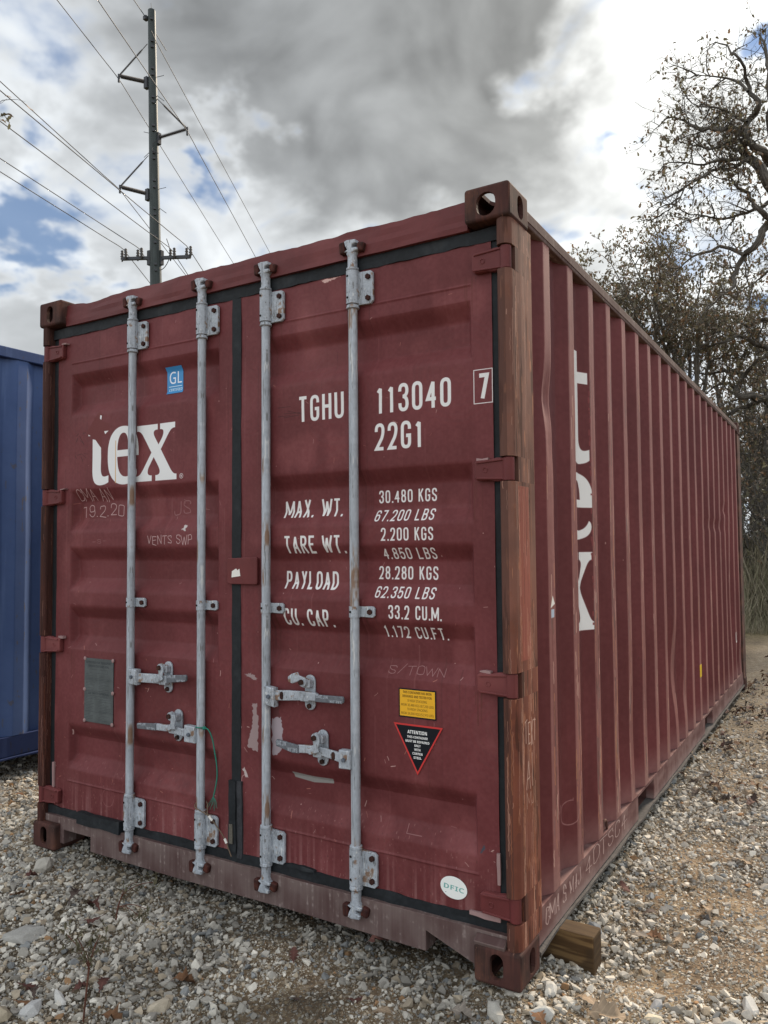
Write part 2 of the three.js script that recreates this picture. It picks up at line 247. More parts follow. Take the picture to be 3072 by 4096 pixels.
{
  const r = mulberry(21), shapes = Array.from({ length: 16 }, (_, i) => stoneGeo(100 + i)), grit = Array.from({ length: 4 }, (_, i) => stoneGeo(150 + i, 0));
  const all = [...shapes, ...grit], lists = all.map(() => []), p = V(), q = new THREE.Quaternion(), e = new THREE.Euler(), m = new THREE.Matrix4(), c = new THREE.Color();
  const seen = (x, z) => { p.set(x, 0, z).applyMatrix4(camera.matrixWorldInverse); return p.z < -1.2 && Math.abs(p.x / p.z) < 0.495 * 1.22 + 0.35 / -p.z && -p.y / -p.z < 0.80; };
  const classes = [[0.0088, 0.0215, 1350, 1.3, 7.5], [0.005, 0.0098, 4800, 0.95, 7.5], [0.003, 0.0056, 8500, 0.5, 5.2], [0.0018, 0.0033, 10000, 0.2, 3.8]];
  for (const [lo, hi, dens, thin, reach] of classes) {
    const n = Math.round(dens * 9 * 12);
    for (let i = 0; i < n; i++) {
      const x = -3.6 + r() * 9, z = -9.6 + r() * 12, k0 = r(), k1 = r(), k2 = r(), k3 = r(), k4 = r(), pick = r(), kc = mulberry(i * 7 + Math.round(lo * 1e5));
      if (x > 0.1 && x < 2.34 && z < -1.5) continue;
      if (!seen(x, z)) continue;
      const dist = Math.hypot(x - CAM.x, z - CAM.z); if (dist > reach * (0.8 + 0.4 * k4)) continue;
      const s = sandy(x, z), d = dirty(x, z), heap = Math.exp(-(((x - 0.55) / 1.1) ** 2) - ((z - 0.55) / 0.6) ** 2);
      const want = lo > 0.015 ? clamp(0.09 + heap * 0.9 + 0.28 * (1 - s) ** 2 - 0.12 * s) : clamp(1.15 - s * thin);
      if (k0 > want * (1 - d * 0.8)) continue;
      const size = lo + (hi - lo) * Math.pow(k1, 1.9), li = lo < 0.004 ? shapes.length + Math.floor(pick * grit.length) : Math.floor(pick * shapes.length);
      e.set((k2 - 0.5) * 1.1, k3 * 6.283, (k4 - 0.5) * 1.1); q.setFromEuler(e);
      const sink = s > 0.5 ? 0.1 : 0.32; m.compose(p.set(x, gh(x, z) + size * sink, z), q, V(size, size * (0.8 + 0.35 * k2), size));
      stoneColor(kc, c); const wetShade = dampShadeAt(x, z); if (lo < 0.013) { c.multiplyScalar((lo < 0.0045 ? 0.62 + 0.3 * s : 0.98) * (1 - (lo < 0.0045 ? 0.68 : 0.5) * wetShade)); if (lo < 0.0045) { c.g *= 0.96; c.b *= 0.9; } } else c.multiplyScalar(1 - 0.3 * wetShade);  // stones darkened by damp and by the painted contact shade under the sill
      lists[li].push([m.clone(), c.clone()]);
    }
  }
  const gravel = new THREE.Group(); gravel.name = 'gravel'; scene.add(gravel);
  tag(gravel, 'pale grey and tan crushed limestone gravel lying round the containers', 'gravel', null, 'stuff');
  let total = 0;
  all.forEach((g, i) => {
    const im = new THREE.InstancedMesh(g, stoneMat, lists[i].length); im.name = 'stones'; im.userData.kind = 'stuff'; im.castShadow = im.receiveShadow = true;
    lists[i].forEach(([mm, cc], k) => { im.setMatrixAt(k, mm); im.setColorAt(k, cc); }); total += lists[i].length; gravel.add(im);
  });
  console.log('stones', total);
}

// ---------------------------------------------------------------- materials
const paintNoise = (u, v, s) => 0.7 * pf(u, v, 5, 5, 4, s) + 0.12 * pf(u, v, 48, 3, 3, s + 20) + 0.18 * pf(u, v, 60, 60, 2, s + 40);
const RED = [101, 48, 48], RED2 = [90, 42, 42], FADE = [150, 92, 90];
const T = {
  red: tex(512, 512, (u, v) => { const n = paintNoise(u, v, 70), k = pf(u, v, 3, 3, 3, 99); let c = mixc(RED2, RED, sst(0.3, 0.7, n)); c = mixc(c, FADE, sst(0.55, 0.8, k) * 0.35); if (vn(u * 300, v * 300, 300, 300, 8) > 0.985) c = [90, 50, 42]; return c; }),
  rust: tex(512, 512, (u, v) => {
    const n = pf(u, v, 6, 6, 5, 200), f = pf(u, v, 70, 40, 3, 205), st = pf(u, v, 60, 3, 3, 210); let c = mixc([66, 50, 46], [104, 74, 64], sst(0.3, 0.7, n * 0.6 + st * 0.4));
    c = mixc(c, [124, 86, 64], sst(0.62, 0.75, f * 0.55 + n * 0.45) * 0.7); c = mixc(c, [176, 140, 118], sst(0.70, 0.78, st * 0.6 + f * 0.4) * 0.7); return mixc(c, [96, 60, 56], sst(0.55, 0.7, pf(u, v, 4, 4, 3, 240)) * 0.5);
  }),
  galv: tex(512, 512, (u, v) => {
    const n = pf(u, v, 8, 8, 4, 300), sp = pf(u, v, 70, 70, 2, 305), st = pf(u, v, 50, 2, 3, 310); let k = 170 + 42 * (n - 0.5) + 26 * (sp - 0.5); let c = [k * 0.955, k * 0.99, k * 1.03];
    c = mixc(c, [118, 120, 124], sst(0.64, 0.76, st) * 0.5); c = mixc(c, [216, 216, 212], sst(0.68, 0.8, pf(u, v, 30, 14, 3, 320)) * 0.6); c = mixc(c, [92, 90, 88], sst(0.66, 0.72, pf(u, v, 60, 16, 4, 340)) * 0.6); return mixc(c, [118, 84, 60], sst(0.66, 0.78, pf(u, v, 7, 7, 5, 330)) * 0.75);
  }),
  rubber: tex(256, 256, (u, v) => { const n = pf(u, v, 6, 6, 4, 400), f = pf(u, v, 60, 60, 2, 410), k = 24 + 14 * n + 10 * f; return mixc([k * 0.9, k * 0.98, k * 1.06], [110, 108, 104], sst(0.62, 0.85, n) * 0.16); }),
  dust: tex(512, 512, (u, v) => { const n = pf(u, v, 5, 5, 5, 500), st = pf(u, v, 70, 4, 3, 510); let c = mixc([80, 60, 58], [110, 95, 91], sst(0.25, 0.75, n * 0.75 + st * 0.25)); return mixc(c, [160, 148, 143], sst(0.58, 0.75, st * .45 + pf(u, v, 60, 60, 2, 520) * .35 + n * .2) * 0.5); }),
  grey: tex(256, 256, (u, v) => { const k = 118 + 40 * (pf(u, v, 6, 6, 5, 530) - 0.5) + 30 * (pf(u, v, 60, 60, 2, 540) - .5); return [k * 1.0, k * 0.98, k * 0.97]; }),
  blue: tex(512, 512, (u, v) => { const n = paintNoise(u, v, 600), st = pf(u, v, 30, 2, 4, 610); let c = mixc([62, 82, 124], [84, 105, 148], n); c = mixc(c, [118, 138, 176], sst(0.6, 0.75, st) * 0.35); c = mixc(c, [96, 84, 82], sst(0.72, 0.8, pf(u, v, 60, 22, 4, 620)) * 0.6); return c; }),
};
const MAT = {
  red: mat({ map: T.red, roughness: 0.55 }), rust: mat({ map: rep(T.rust, 2.2, 2.2), roughness: 0.85, bumpMap: rep(T.rust, 2.2, 2.2), bumpScale: 0.0015 }),
  galv: mat({ map: rep(T.galv, 3, 1.2), roughness: 0.5, metalness: 0.08, bumpMap: rep(T.galv, 3, 1.2), bumpScale: 0.0006 }), galvBox: mat({ map: rep(T.galv, 4, 4), roughness: 0.5, metalness: 0.08, bumpMap: rep(T.galv, 4, 4), bumpScale: 0.0008 }),
  grip: mat({ map: rep(T.galv, 5, 5), color: 0x9a9ea6, roughness: 0.6, metalness: 0.2 }), rubber: mat({ map: rep(T.rubber, 1.5, 1.5), roughness: 0.7 }), dust: mat({ map: rep(T.dust, 1.3, 1.3), roughness: 0.9 }), grey: mat({ color: 0xc2beba, map: rep(T.grey, 2, 2), roughness: 0.95 }),
  bolt: mat({ map: rep(T.rust, 6, 6), color: 0xa89c98, roughness: 0.9 }), blue: mat({ map: T.blue, roughness: 0.55 }), dark: mat({ color: 0x1a1614, roughness: 0.95 }), white: mat({ color: 0xdedbd4, roughness: 0.7 }),
  sealant: mat({ color: 0x957a78, roughness: 0.9 }), tape: mat({ map: rep(T.rubber, 2, 2), color: 0xffffff, roughness: 0.75 }), keeper: mat({ map: rep(T.rust, 5, 5), color: 0xc09a98, roughness: 0.8 }),
};

// ---------------------------------------------------------------- shipping containers
const CW = 2.438, CH = 2.591, CL = 6.058, DZ = -0.05;
const RECESS = [2.128, 1.578, 1.303, 1.031, 0.478], RH = 0.1025, RS = 0.06, RD = 0.039; // centre heights, half height, slope, depth
const doorDepth = (y) => { let d = 0; for (const c of RECESS) { const a = Math.abs(y - c); if (a < RH) d = sst(RH, RH - RS, a) * 0.35 + 0.65 * clamp((RH - a) / RS); } return d * RD; };
const P1 = (x, y) => [x / 1.508, 900 + y / 1.508], P2 = (x, y) => [900 + x / 1.2762, 700 + y / 1.2762], P3 = (x, y) => [100 + x / 1.508, 1900 + y / 1.508], P4 = (x, y) => [1000 + x / 1.3825, 1900 + y / 1.3825], P5 = (x, y) => [100 + x / 1.508, 2900 + y / 1.508], P6 = (x, y) => [1000 + x / 1.2762, 2900 + y / 1.2762];
const PG = (x, y) => [2100 + x / 1.7068, 2700 + y / 1.7068], PR = (x, y) => [2000 + x / 2.011, 1800 + y / 2.011], PB = (x, y) => [1850 + x / 2.765, 3400 + y / 2.765];
const onZ = (uv, z) => { const p = at(uv[0], uv[1], 1).sub(CAM); return CAM.clone().addScaledVector(p, (z - CAM.z) / p.z); };
const onX = (uv, x) => { const p = at(uv[0], uv[1], 1).sub(CAM); return CAM.clone().addScaledVector(p, (x - CAM.x) / p.x); };
const onDoor = (uv) => { let z = DZ, p; for (let i = 0; i < 6; i++) { p = onZ(uv, z); z = DZ - doorDepth(p.y); } return [p.x, p.y]; };
const deep = (x, y) => { const k = (CAM.z - DZ + doorDepth(y)) / (CAM.z - DZ); return [CAM.x + (x - CAM.x) * k, CAM.y + (y - CAM.y) * k]; };

const HINGE_Y = [2.345, 1.645, 0.945, 0.24];
const TW = 1024 / 896, TH = 2048 / 896, TY = 0.17;
const doorTex = (x0, seed, paint) => {
  const [c, ctx] = newCanvas(1024, 2048), r = mulberry(seed);
  fillCanvas(ctx, 1024, 2048, (i, j) => {
    const u = i / 1024, v = j / 2048, n = pf(u, v, 4, 8, 4, seed), f = pf(u, v, 110, 220, 2, seed + 9), st = pf(u, v, 90, 5, 3, seed + 20), low = sst(0.9, 1, v);
    let q = mixc([94, 44, 45], [106, 52, 54], sst(0.3, 0.7, n * 0.85 + st * 0.15)); q = mixc(q, [138, 80, 80], sst(0.6, 0.8, pf(u, v, 7, 10, 3, seed + 30)) * 0.35);
    const g = (f - 0.5) * 10; q = [q[0] + g, q[1] + g, q[2] + g]; q = mixc(q, [146, 112, 108], low * sst(0.45, 0.8, st) * 0.5);
    return vn(i / 2.2, j / 2.2, 999, 999, seed + 4) > 0.996 ? [96, 58, 50] : q;
  });
  const X = (x) => (x - x0) / TW * 1024, Y = (y) => 2048 - (y - TY) / TH * 2048;
  const px = (uv) => { const p = onDoor(uv); return [X(p[0]), Y(p[1])]; };
  const scratch = (n, x0, x1, y0, y1, len, col, w = 1.4) => { for (let i = 0; i < n; i++) { const x = X(lerp(x0, x1, r())), y = Y(lerp(y0, y1, r())), a = r() * 6.3, l = len * 896 * (0.3 + r()); ctx.strokeStyle = col[Math.floor(r() * col.length)]; ctx.lineWidth = w * (0.5 + r()); ctx.beginPath(); ctx.moveTo(x, y); ctx.quadraticCurveTo(x + Math.cos(a) * l * .5 + r() * 3, y + Math.sin(a) * l * .5, x + Math.cos(a) * l, y + Math.sin(a) * l); ctx.stroke(); } };
  const poly = (pts, col) => { ctx.fillStyle = col; ctx.beginPath(); pts.forEach((p, i) => { const q = px(p); i ? ctx.lineTo(...q) : ctx.moveTo(...q); }); ctx.fill(); };
  const flake = (pts, col) => { // a ragged patch of lost paint
    const e = []; pts.forEach((p, i) => { const q = pts[(i + 1) % pts.length]; for (let k = 0; k < 9; k++) e.push([lerp(p[0], q[0], k / 9) + (r() - 0.5) * 7, lerp(p[1], q[1], k / 9) + (r() - 0.5) * 7]); }); poly(e, col);
  };
  const line = (s, xl, xr, yb, yt, sw = 0.128) => { const a = deep(xl, (yb + yt) / 2), b = deep(xr, (yb + yt) / 2), t = deep(xl, yt), o = deep(xl, yb); letter(ctx, s, X(a[0]), Y(t[1]), X(b[0]), Y(o[1]), sw, '#d9d8d6'); };
  const chalk = (s, a, b, al = 0.7, sw = 0.06) => { const p = px(a), q = px(b); letter(ctx, s, p[0], p[1], q[0], q[1], sw, `rgba(214,196,192,${al})`, 0.16, r); };
  const streak = (n, col, al) => { for (let i = 0; i < n; i++) { const x = r() * 1024, y = r() * 1700, l = 120 + r() * 500, w = 1 + r() * 5, g = ctx.createLinearGradient(0, y, 0, y + l); g.addColorStop(0, `rgba(${col},${al * r()})`); g.addColorStop(1, `rgba(${col},0)`); ctx.fillStyle = g; ctx.fillRect(x, y, w, l); } };
  // chalky fading, grime below the fittings, splashed dirt along the foot
  for (let i = 0; i < 26; i++) { const x = r() * 1024, y = r() * 2048, q = 60 + r() * 160, g = ctx.createRadialGradient(x, y, 0, x, y, q); g.addColorStop(0, `rgba(150,104,102,${0.04 + 0.09 * r()})`); g.addColorStop(1, 'rgba(150,104,102,0)'); ctx.fillStyle = g; ctx.fillRect(x - q, y - q, 2 * q, 2 * q); }
  for (const bx of [0.634, 1.055, 1.399, 1.811]) for (const y of [2.285, 1.14, 0.195]) for (let i = 0; i < 9; i++) { const x = X(bx + (r() - 0.4) * 0.13), l = 30 + r() * 190, g = ctx.createLinearGradient(0, Y(y), 0, Y(y) + l); g.addColorStop(0, `rgba(${r() < 0.5 ? '84,46,34' : '64,34,34'},${0.2 + 0.35 * r()})`); g.addColorStop(1, 'rgba(70,36,34,0)'); ctx.fillStyle = g; ctx.fillRect(x, Y(y), 1 + r() * 6, l); }
  for (const y of HINGE_Y) for (const x of [0.2, 2.28]) for (let i = 0; i < 6; i++) { const l = 20 + r() * 120; ctx.fillStyle = `rgba(80,42,32,${0.12 + 0.25 * r()})`; ctx.fillRect(X(x + (r() - 0.5) * 0.06), Y(y - 0.035), 1 + 4 * r(), l); }
  for (let i = 0; i < 900; i++) { const y = 2048 - 230 * r() ** 1.8, k = r(); ctx.fillStyle = `rgba(${k < 0.5 ? '168,140,132' : '72,42,40'},${0.1 + 0.3 * r()})`; ctx.fillRect(r() * 1024, y, 1 + 3 * r(), 1 + 9 * r()); }
  streak(60, '70,36,34', 0.28); streak(40, '176,140,136', 0.16);
  scratch(60, x0, x0 + TW, 0.2, 2.4, 0.018, ['rgba(210,180,170,.5)', 'rgba(70,36,34,.55)', 'rgba(190,130,110,.5)']);
  scratch(45, x0, x0 + TW, 0.3, 0.95, 0.02, ['rgba(226,205,196,.65)', 'rgba(80,40,34,.5)', 'rgba(200,140,116,.6)'], 1.7);
  for (let i = 0; i < 70; i++) { ctx.fillStyle = ['rgba(215,190,180,.6)', 'rgba(74,42,36,.7)'][i % 2]; ctx.fillRect(r() * 1024, r() * 2048, 1 + r() * 3, 1 + r() * 4); }
  paint({ ctx, X, Y, px, scratch, poly, flake, line, chalk, r });
  return mat({ map: canvasTex(c), roughness: 0.6 });
};
const logoLetter = (ctx, ch, x0, y0, x1, y1, col, font = 'bold 200px serif') => {
  ctx.save(); ctx.font = font; ctx.textBaseline = 'alphabetic'; const m = ctx.measureText(ch), w = m.actualBoundingBoxRight + m.actualBoundingBoxLeft, h = m.actualBoundingBoxAscent + m.actualBoundingBoxDescent;
  ctx.translate(x0, y1); ctx.scale((x1 - x0) / w, (y1 - y0) / h); ctx.fillStyle = col; ctx.fillText(ch, m.actualBoundingBoxLeft, -m.actualBoundingBoxDescent); ctx.restore();
};
const MDL = doorTex(0.08, 31, ({ ctx, X, Y, px, poly, flake, chalk, scratch }) => {
  const L = (ch, a, b) => { const p = px(a), q = px(b); logoLetter(ctx, ch, p[0], p[1], q[0], q[1], '#dcdcdb'); };
  L('t', P1(534, 1150), P1(655, 1566)); L('e', P1(650, 1222), P1(835, 1557)); L('x', P1(820, 1212), P1(1066, 1532));
  poly([P1(518, 1262), P1(606, 1120), P1(624, 1146), P1(616, 1180), P1(660, 1200), P1(664, 1268), P1(618, 1270), P1(610, 1345), P1(598, 1330), P1(575, 1296), P1(555, 1292), P1(545, 1272), P1(530, 1262)], '#66302f');
  poly([P1(628, 1243), P1(655, 1240), P1(634, 1262)], '#dcdcdb'); poly([P1(603, 1146), P1(613, 1150), P1(609, 1176), P1(601, 1166)], '#dcdcdb');
  ctx.lineWidth = 2; ctx.strokeStyle = '#d8d6d4'; const o = px(P1(1095, 1513)); ctx.beginPath(); ctx.arc(o[0], o[1], 9, 0, 7); ctx.stroke(); ctx.font = 'bold 13px sans-serif'; ctx.fillStyle = '#d8d6d4'; ctx.fillText('R', o[0] - 4.5, o[1] + 5);
  chalk('CMA AN', P3(305, 92), P3(535, 150)); chalk('19.2.20', P3(355, 186), P3(600, 245)); chalk('VENTS SWP', P3(738, 368), P3(1008, 416), 0.75, 0.07); chalk('JS', P3(900, 160), P3(1000, 240), 0.3); chalk('-S-', P3(405, 388), P3(490, 412), 0.5);
  flake([P3(942, 330), P3(965, 298), P3(985, 305), P3(965, 335)], '#b9b1ad'); poly([P1(697, 1300), P1(701, 1300), P1(698, 1556), P1(693, 1556)], '#c8a173');
  ctx.strokeStyle = 'rgba(190,150,146,.35)'; ctx.lineWidth = 1.5; const c = px(P5(500, 440)); ctx.beginPath(); ctx.arc(c[0], c[1], 34, 0, 5.4); ctx.stroke();
  scratch(10, 0.2, 0.28, 1.8, 1.95, 0.05, ['rgba(60,30,28,.7)'], 2.5);
});
const MDR = doorTex(1.24, 57, ({ ctx, X, Y, px, poly, flake, line, chalk, scratch }) => {
  line('TGHU', 1.542, 1.752, 1.877, 1.977); line('113040', 1.894, 2.197, 1.875, 1.977); line('22G1', 1.889, 2.085, 1.742, 1.841); line('7', 2.297, 2.338, 1.886, 1.974, 0.16);
  ctx.strokeStyle = '#d9d8d6'; ctx.lineWidth = 2.6; ctx.strokeRect(X(2.283), Y(1.987), X(2.35) - X(2.283), Y(1.873) - Y(1.987));
  line('MAX. WT.', 1.483, 1.753, 1.509, 1.577); line('TARE WT.', 1.469, 1.75, 1.372, 1.44); line('PAYLOAD', 1.482, 1.727, 1.236, 1.305); line('CU. CAP.', 1.469, 1.696, 1.098, 1.162);
  line('30.480 KGS', 1.904, 2.139, 1.551, 1.597); line('67.200 LBS', 1.889, 2.13, 1.486, 1.526); line('2.200 KGS', 1.91, 2.122, 1.416, 1.463); line('4.850 LBS', 1.921, 2.133, 1.351, 1.391);
  line('28.280 KGS', 1.903, 2.14, 1.279, 1.326); line('62.350 LBS', 1.889, 2.13, 1.212, 1.254); line('33.2 CU.M.', 1.939, 2.152, 1.139, 1.188); line('1.172 CU.FT.', 1.922, 2.173, 1.075, 1.115);
  chalk('S/TOWN', P4(780, 1045), P4(1075, 1118), 0.5, 0.06);
  const pale = '#94807f';
  flake([P3(1322, 1198), P3(1360, 1196), P3(1402, 1225), P3(1395, 1238), P3(1350, 1220)], pale); flake([P3(1372, 1380), P3(1400, 1375), P3(1408, 1520), P3(1402, 1670), P3(1340, 1640), P3(1356, 1560), P3(1376, 1480)], pale);
  flake([P3(1490, 1470), P3(1545, 1455), P3(1556, 1540), P3(1548, 1655), P3(1515, 1690), P3(1490, 1690)], '#a2959a'); flake([P3(1495, 1400), P3(1535, 1400), P3(1540, 1460), P3(1492, 1460)], '#5c3434'); flake([P5(1350, 248), P5(1365, 243), P5(1392, 305), P5(1375, 300)], '#b0a29f');
  poly([P6(215, 236), P6(330, 262), P6(425, 275), P6(430, 298), P6(330, 292), P6(232, 264)], '#83807c'); flake([P6(1178, 655), P6(1195, 620), P6(1212, 598), P6(1214, 622)], '#454650');
  chalk('L', P6(812, 500), P6(880, 566), 0.5); flake([P2(490, 540), P2(560, 524), P2(595, 516), P2(540, 540), P2(505, 550)], '#c5a29a');
  ctx.strokeStyle = 'rgba(50,26,26,.8)'; ctx.lineWidth = 1.6; for (const [a, b, c, d] of [[270, 1190, 335, 1182], [300, 1220, 385, 1213], [320, 1205, 390, 1220], [270, 1235, 330, 1228], [300, 1240, 380, 1225]]) { ctx.beginPath(); ctx.moveTo(...px(P2(a, b))); ctx.lineTo(...px(P2(c, d))); ctx.stroke(); }
  ctx.strokeStyle = 'rgba(222,206,200,.7)'; ctx.lineWidth = 1.6; ctx.beginPath(); ctx.moveTo(...px(P5(1350, 350))); ctx.quadraticCurveTo(...px(P5(1340, 270)), ...px(P5(1375, 290))); ctx.stroke();
});
const doorGeo = (x0, x1, xa, xb, tx0) => {
  const xs = [], ys = [], dn = createNoise2D(mulberry(Math.round(x0 * 100) + 3));
  const put = (a, v) => a.push(v); for (let i = 0; i <= 26; i++) put(xs, lerp(x0, x1, i / 26)); for (const q of [xa, xb]) for (const o of [-0.006, -0.002, 0.002, 0.006, 0.012, 0.018, 0.024, 0.03]) put(xs, q === xa ? q + o : q - o);
  for (let i = 0; i <= 60; i++) put(ys, lerp(0.185, 2.418, i / 60)); for (const c of RECESS) for (const s of [-1, 1]) for (const o of [0.008, -0.002, -0.01, -0.02, -0.031, -0.042, -0.052, -0.06, -0.068]) put(ys, c + s * (RH + o));
  for (const c of [2.283, 0.318]) for (const o of [-0.008, -0.0045, -0.0015, 0.0015, 0.0045, 0.008]) put(ys, c + o);
  const uniq = (a) => a.sort((p, q) => p - q).filter((v, i) => !i || v - a[i - 1] > 4e-4), X = uniq(xs).filter((v) => v >= x0 - 1e-6 && v <= x1 + 1e-6), Y = uniq(ys);
  const pos = [], uv = [], idx = [];
  for (const y of Y) for (const x of X) {
    const ramp = Math.min(clamp((x - xa) / 0.024), clamp((xb - x) / 0.024)), d = Math.min(doorDepth(y), sst(0, 1, ramp) * RD);
    const weld = x > xa && x < xb ? [2.283, 0.318].reduce((a, c) => a + 0.004 * Math.exp(-(((y - c) / 0.003) ** 2)), 0) : 0;
    pos.push(x, y, DZ - d + weld + 0.0022 * dn(x * 3, y * 2.4) + 0.0009 * dn(x * 9, y * 8)); uv.push((x - tx0) / TW, (y - TY) / TH);
  }
  const n = X.length; for (let j = 0; j < Y.length - 1; j++) for (let i = 0; i < n - 1; i++) { const a = j * n + i; idx.push(a, a + 1, a + n, a + 1, a + n + 1, a + n); }
  const g = new THREE.BufferGeometry(); g.setIndex(idx); g.setAttribute('position', new THREE.Float32BufferAttribute(pos, 3)); g.setAttribute('uv', new THREE.Float32BufferAttribute(uv, 2)); g.computeVertexNormals(); return g;
};
// a strip of rubber with an uneven outline
const wavy = (x0, x1, y0, y1, z0, z1, amp, seed) => {
  const w = x1 - x0, h = y1 - y0, n = createNoise2D(mulberry(seed)), g = new THREE.BoxGeometry(w, h, z1 - z0, Math.max(2, Math.round(w / 0.03)), Math.max(2, Math.round(h / 0.03)), 1), p = g.attributes.position;
  for (let i = 0; i < p.count; i++) { const x = p.getX(i), y = p.getY(i), z = p.getZ(i); if (w > h) p.setY(i, y + amp * n(x * 7 + (y > 0 ? 50 : 0), 3) + amp * 0.5 * n(x * 22, y > 0 ? 9 : 5)); else p.setX(i, x + amp * n(y * 7 + (x > 0 ? 50 : 0), 3)); if (z > 0) p.setZ(i, z + amp * n(x * 9, y * 9)); }
  g.translate((x0 + x1) / 2, (y0 + y1) / 2, (z0 + z1) / 2); const q = g.toNonIndexed(); q.computeVertexNormals(); return boxUV(q);
};
const ev = new Evaluator(); ev.attributes = ['position', 'normal', 'uv']; ev.useGroups = false;
const castingOf = (ew, eh, ey) => { // upper right front corner; outer faces at x = 0.162, y = 0.118, z = 0
  const B = (g) => { const b = new Brush(g); b.updateMatrixWorld(); return b; }, rb = (w, h, d, x, y, z, r) => { const g = new RoundedBoxGeometry(w, h, d, 3, r); g.translate(x, y, z); return g; };
  let b = B(rb(0.162, 0.118, 0.178, 0.081, 0.059, -0.089, 0.012));
  b = ev.evaluate(b, B(rb(0.13, 0.09, 0.146, 0.081, 0.059, -0.089, 0.006)), SUBTRACTION);
  const hole = (w, h, turn, x, y, z, len) => { const s = new THREE.Shape(oval(0, 0, w, h).map((p) => new THREE.Vector2(...p))), g = new THREE.ExtrudeGeometry(s, { depth: len, bevelEnabled: false, curveSegments: 8 }); g.translate(0, 0, -len / 2); if (turn === 'x') g.rotateY(Math.PI / 2); if (turn === 'y') g.rotateX(Math.PI / 2); g.translate(x, y, z); return B(g); };
  b = ev.evaluate(b, hole(ew, eh, 'z', 0.08, ey, -0.01, 0.08), SUBTRACTION);
  b = ev.evaluate(b, hole(0.052, 0.08, 'x', 0.155, 0.058, -0.102, 0.08), SUBTRACTION);
  b = ev.evaluate(b, hole(0.07, 0.13, 'y', 0.081, 0.11, -0.089, 0.08), SUBTRACTION);
  return boxUV(b.geometry.clone());
};
const castTop = castingOf(0.068, 0.08, 0.053), castFoot = castingOf(0.046, 0.08, 0.055);
const castings = (parent, m) => {
  for (const right of [1, 0]) for (const top of [1, 0]) for (const front of [1, 0]) {
    let g = (top && right ? castTop : castFoot).clone(); if (!right) g = mirrorX(g, 0.162); if (!top) g = mirrorY(g, 0.118); if (!front) g = mirrorZ(g, -0.178);
    g.translate(right ? CW - 0.162 : 0, top ? CH - 0.118 : 0, front ? 0 : -CL + 0.178); part('corner_casting', g, m, parent);
  }
};
// upright corrugated side, outer skin at x = 2.428
const FLAT0 = -0.42, PITCH = 0.2815, SX = 2.428, SZ0 = -0.205, SZ1 = -5.853, SY0 = 0.179, SY1 = 2.5;
const sideDepth = (z) => { const k = (((FLAT0 + 0.07 - z) % PITCH) + PITCH) % PITCH; return 0.036 * (k < 0.07 ? 0 : k < 0.138 ? (k - 0.07) / 0.068 : k < 0.2135 ? 1 : (PITCH - k) / 0.068); };
const sideGeo = (dents) => {
  const zs = new Set([SZ0, SZ1]); for (let k = -1; k < 22; k++) { const e = FLAT0 + 0.07 - k * PITCH; for (const o of [0, 0.07, 0.138, 0.2135]) for (const f of [-0.006, -0.002, 0.002, 0.006]) zs.add(+(e - o + f).toFixed(4)); zs.add(+(e - 0.035).toFixed(4)); }
  const Z = [...zs].filter((z) => z <= SZ0 && z >= SZ1).sort((a, b) => b - a), Y = Array.from({ length: 61 }, (_, i) => lerp(SY0, SY1, i / 60)), pos = [], uv = [], idx = [], dn = createNoise2D(mulberry(91)); let s = 0, pz = Z[0], pd = sideDepth(pz);
  const soft = (z) => (sideDepth(z - 0.005) + 2 * sideDepth(z) + sideDepth(z + 0.005)) / 4;
  Z.forEach((z) => { const d = soft(z); for (const y of Y) { let dent = 0; for (const [cz, cy, rz, ry, a] of dents) dent += a * Math.exp(-(((z - cz) / rz) ** 2) - ((y - cy) / ry) ** 2); pos.push(SX - d - dent + 0.0008 * dn(z * 2, y * 2), y, z + 0.0012 * dn(z * 1.4 + 9, y * 1.7)); uv.push((SZ0 - z) / (SZ0 - SZ1), (y - SY0) / (SY1 - SY0)); } });
  const n = Y.length; for (let j = 0; j < Z.length - 1; j++) for (let i = 0; i < n - 1; i++) { const a = j * n + i; idx.push(a, a + n, a + 1, a + 1, a + n, a + n + 1); }
  const g = new THREE.BufferGeometry(); g.setIndex(idx); g.setAttribute('position', new THREE.Float32BufferAttribute(pos, 3)); g.setAttribute('uv', new THREE.Float32BufferAttribute(uv, 2)); g.computeVertexNormals(); return g;
};
// upright post as a closed prism; p = outline in x, z; texture runs once round the outline and once up the post
const prism = (p, y0, y1) => {
  const pos = [], uv = [], len = [0]; for (let i = 0; i < p.length; i++) len.push(len[i] + Math.hypot(p[(i + 1) % p.length][0] - p[i][0], p[(i + 1) % p.length][1] - p[i][1]));
  const q = (i, y) => { pos.push(p[i % p.length][0], y, p[i % p.length][1]); uv.push(len[i] / 0.6, (y - 0.118) / 2.355); };
  for (let i = 0; i < p.length; i++) { q(i, y0); q(i + 1, y0); q(i + 1, y1); q(i, y0); q(i + 1, y1); q(i, y1); }
  for (let i = 1; i < p.length - 1; i++) for (const y of [y0, y1]) { q(0, y); q(i, y); q(i + 1, y); }
  const g = new THREE.BufferGeometry(); g.setAttribute('position', new THREE.Float32BufferAttribute(pos, 3)); g.setAttribute('uv', new THREE.Float32BufferAttribute(uv, 2)); g.computeVertexNormals(); return g;
};
const HINGE = [2.345, 1.645, 0.945, 0.24];
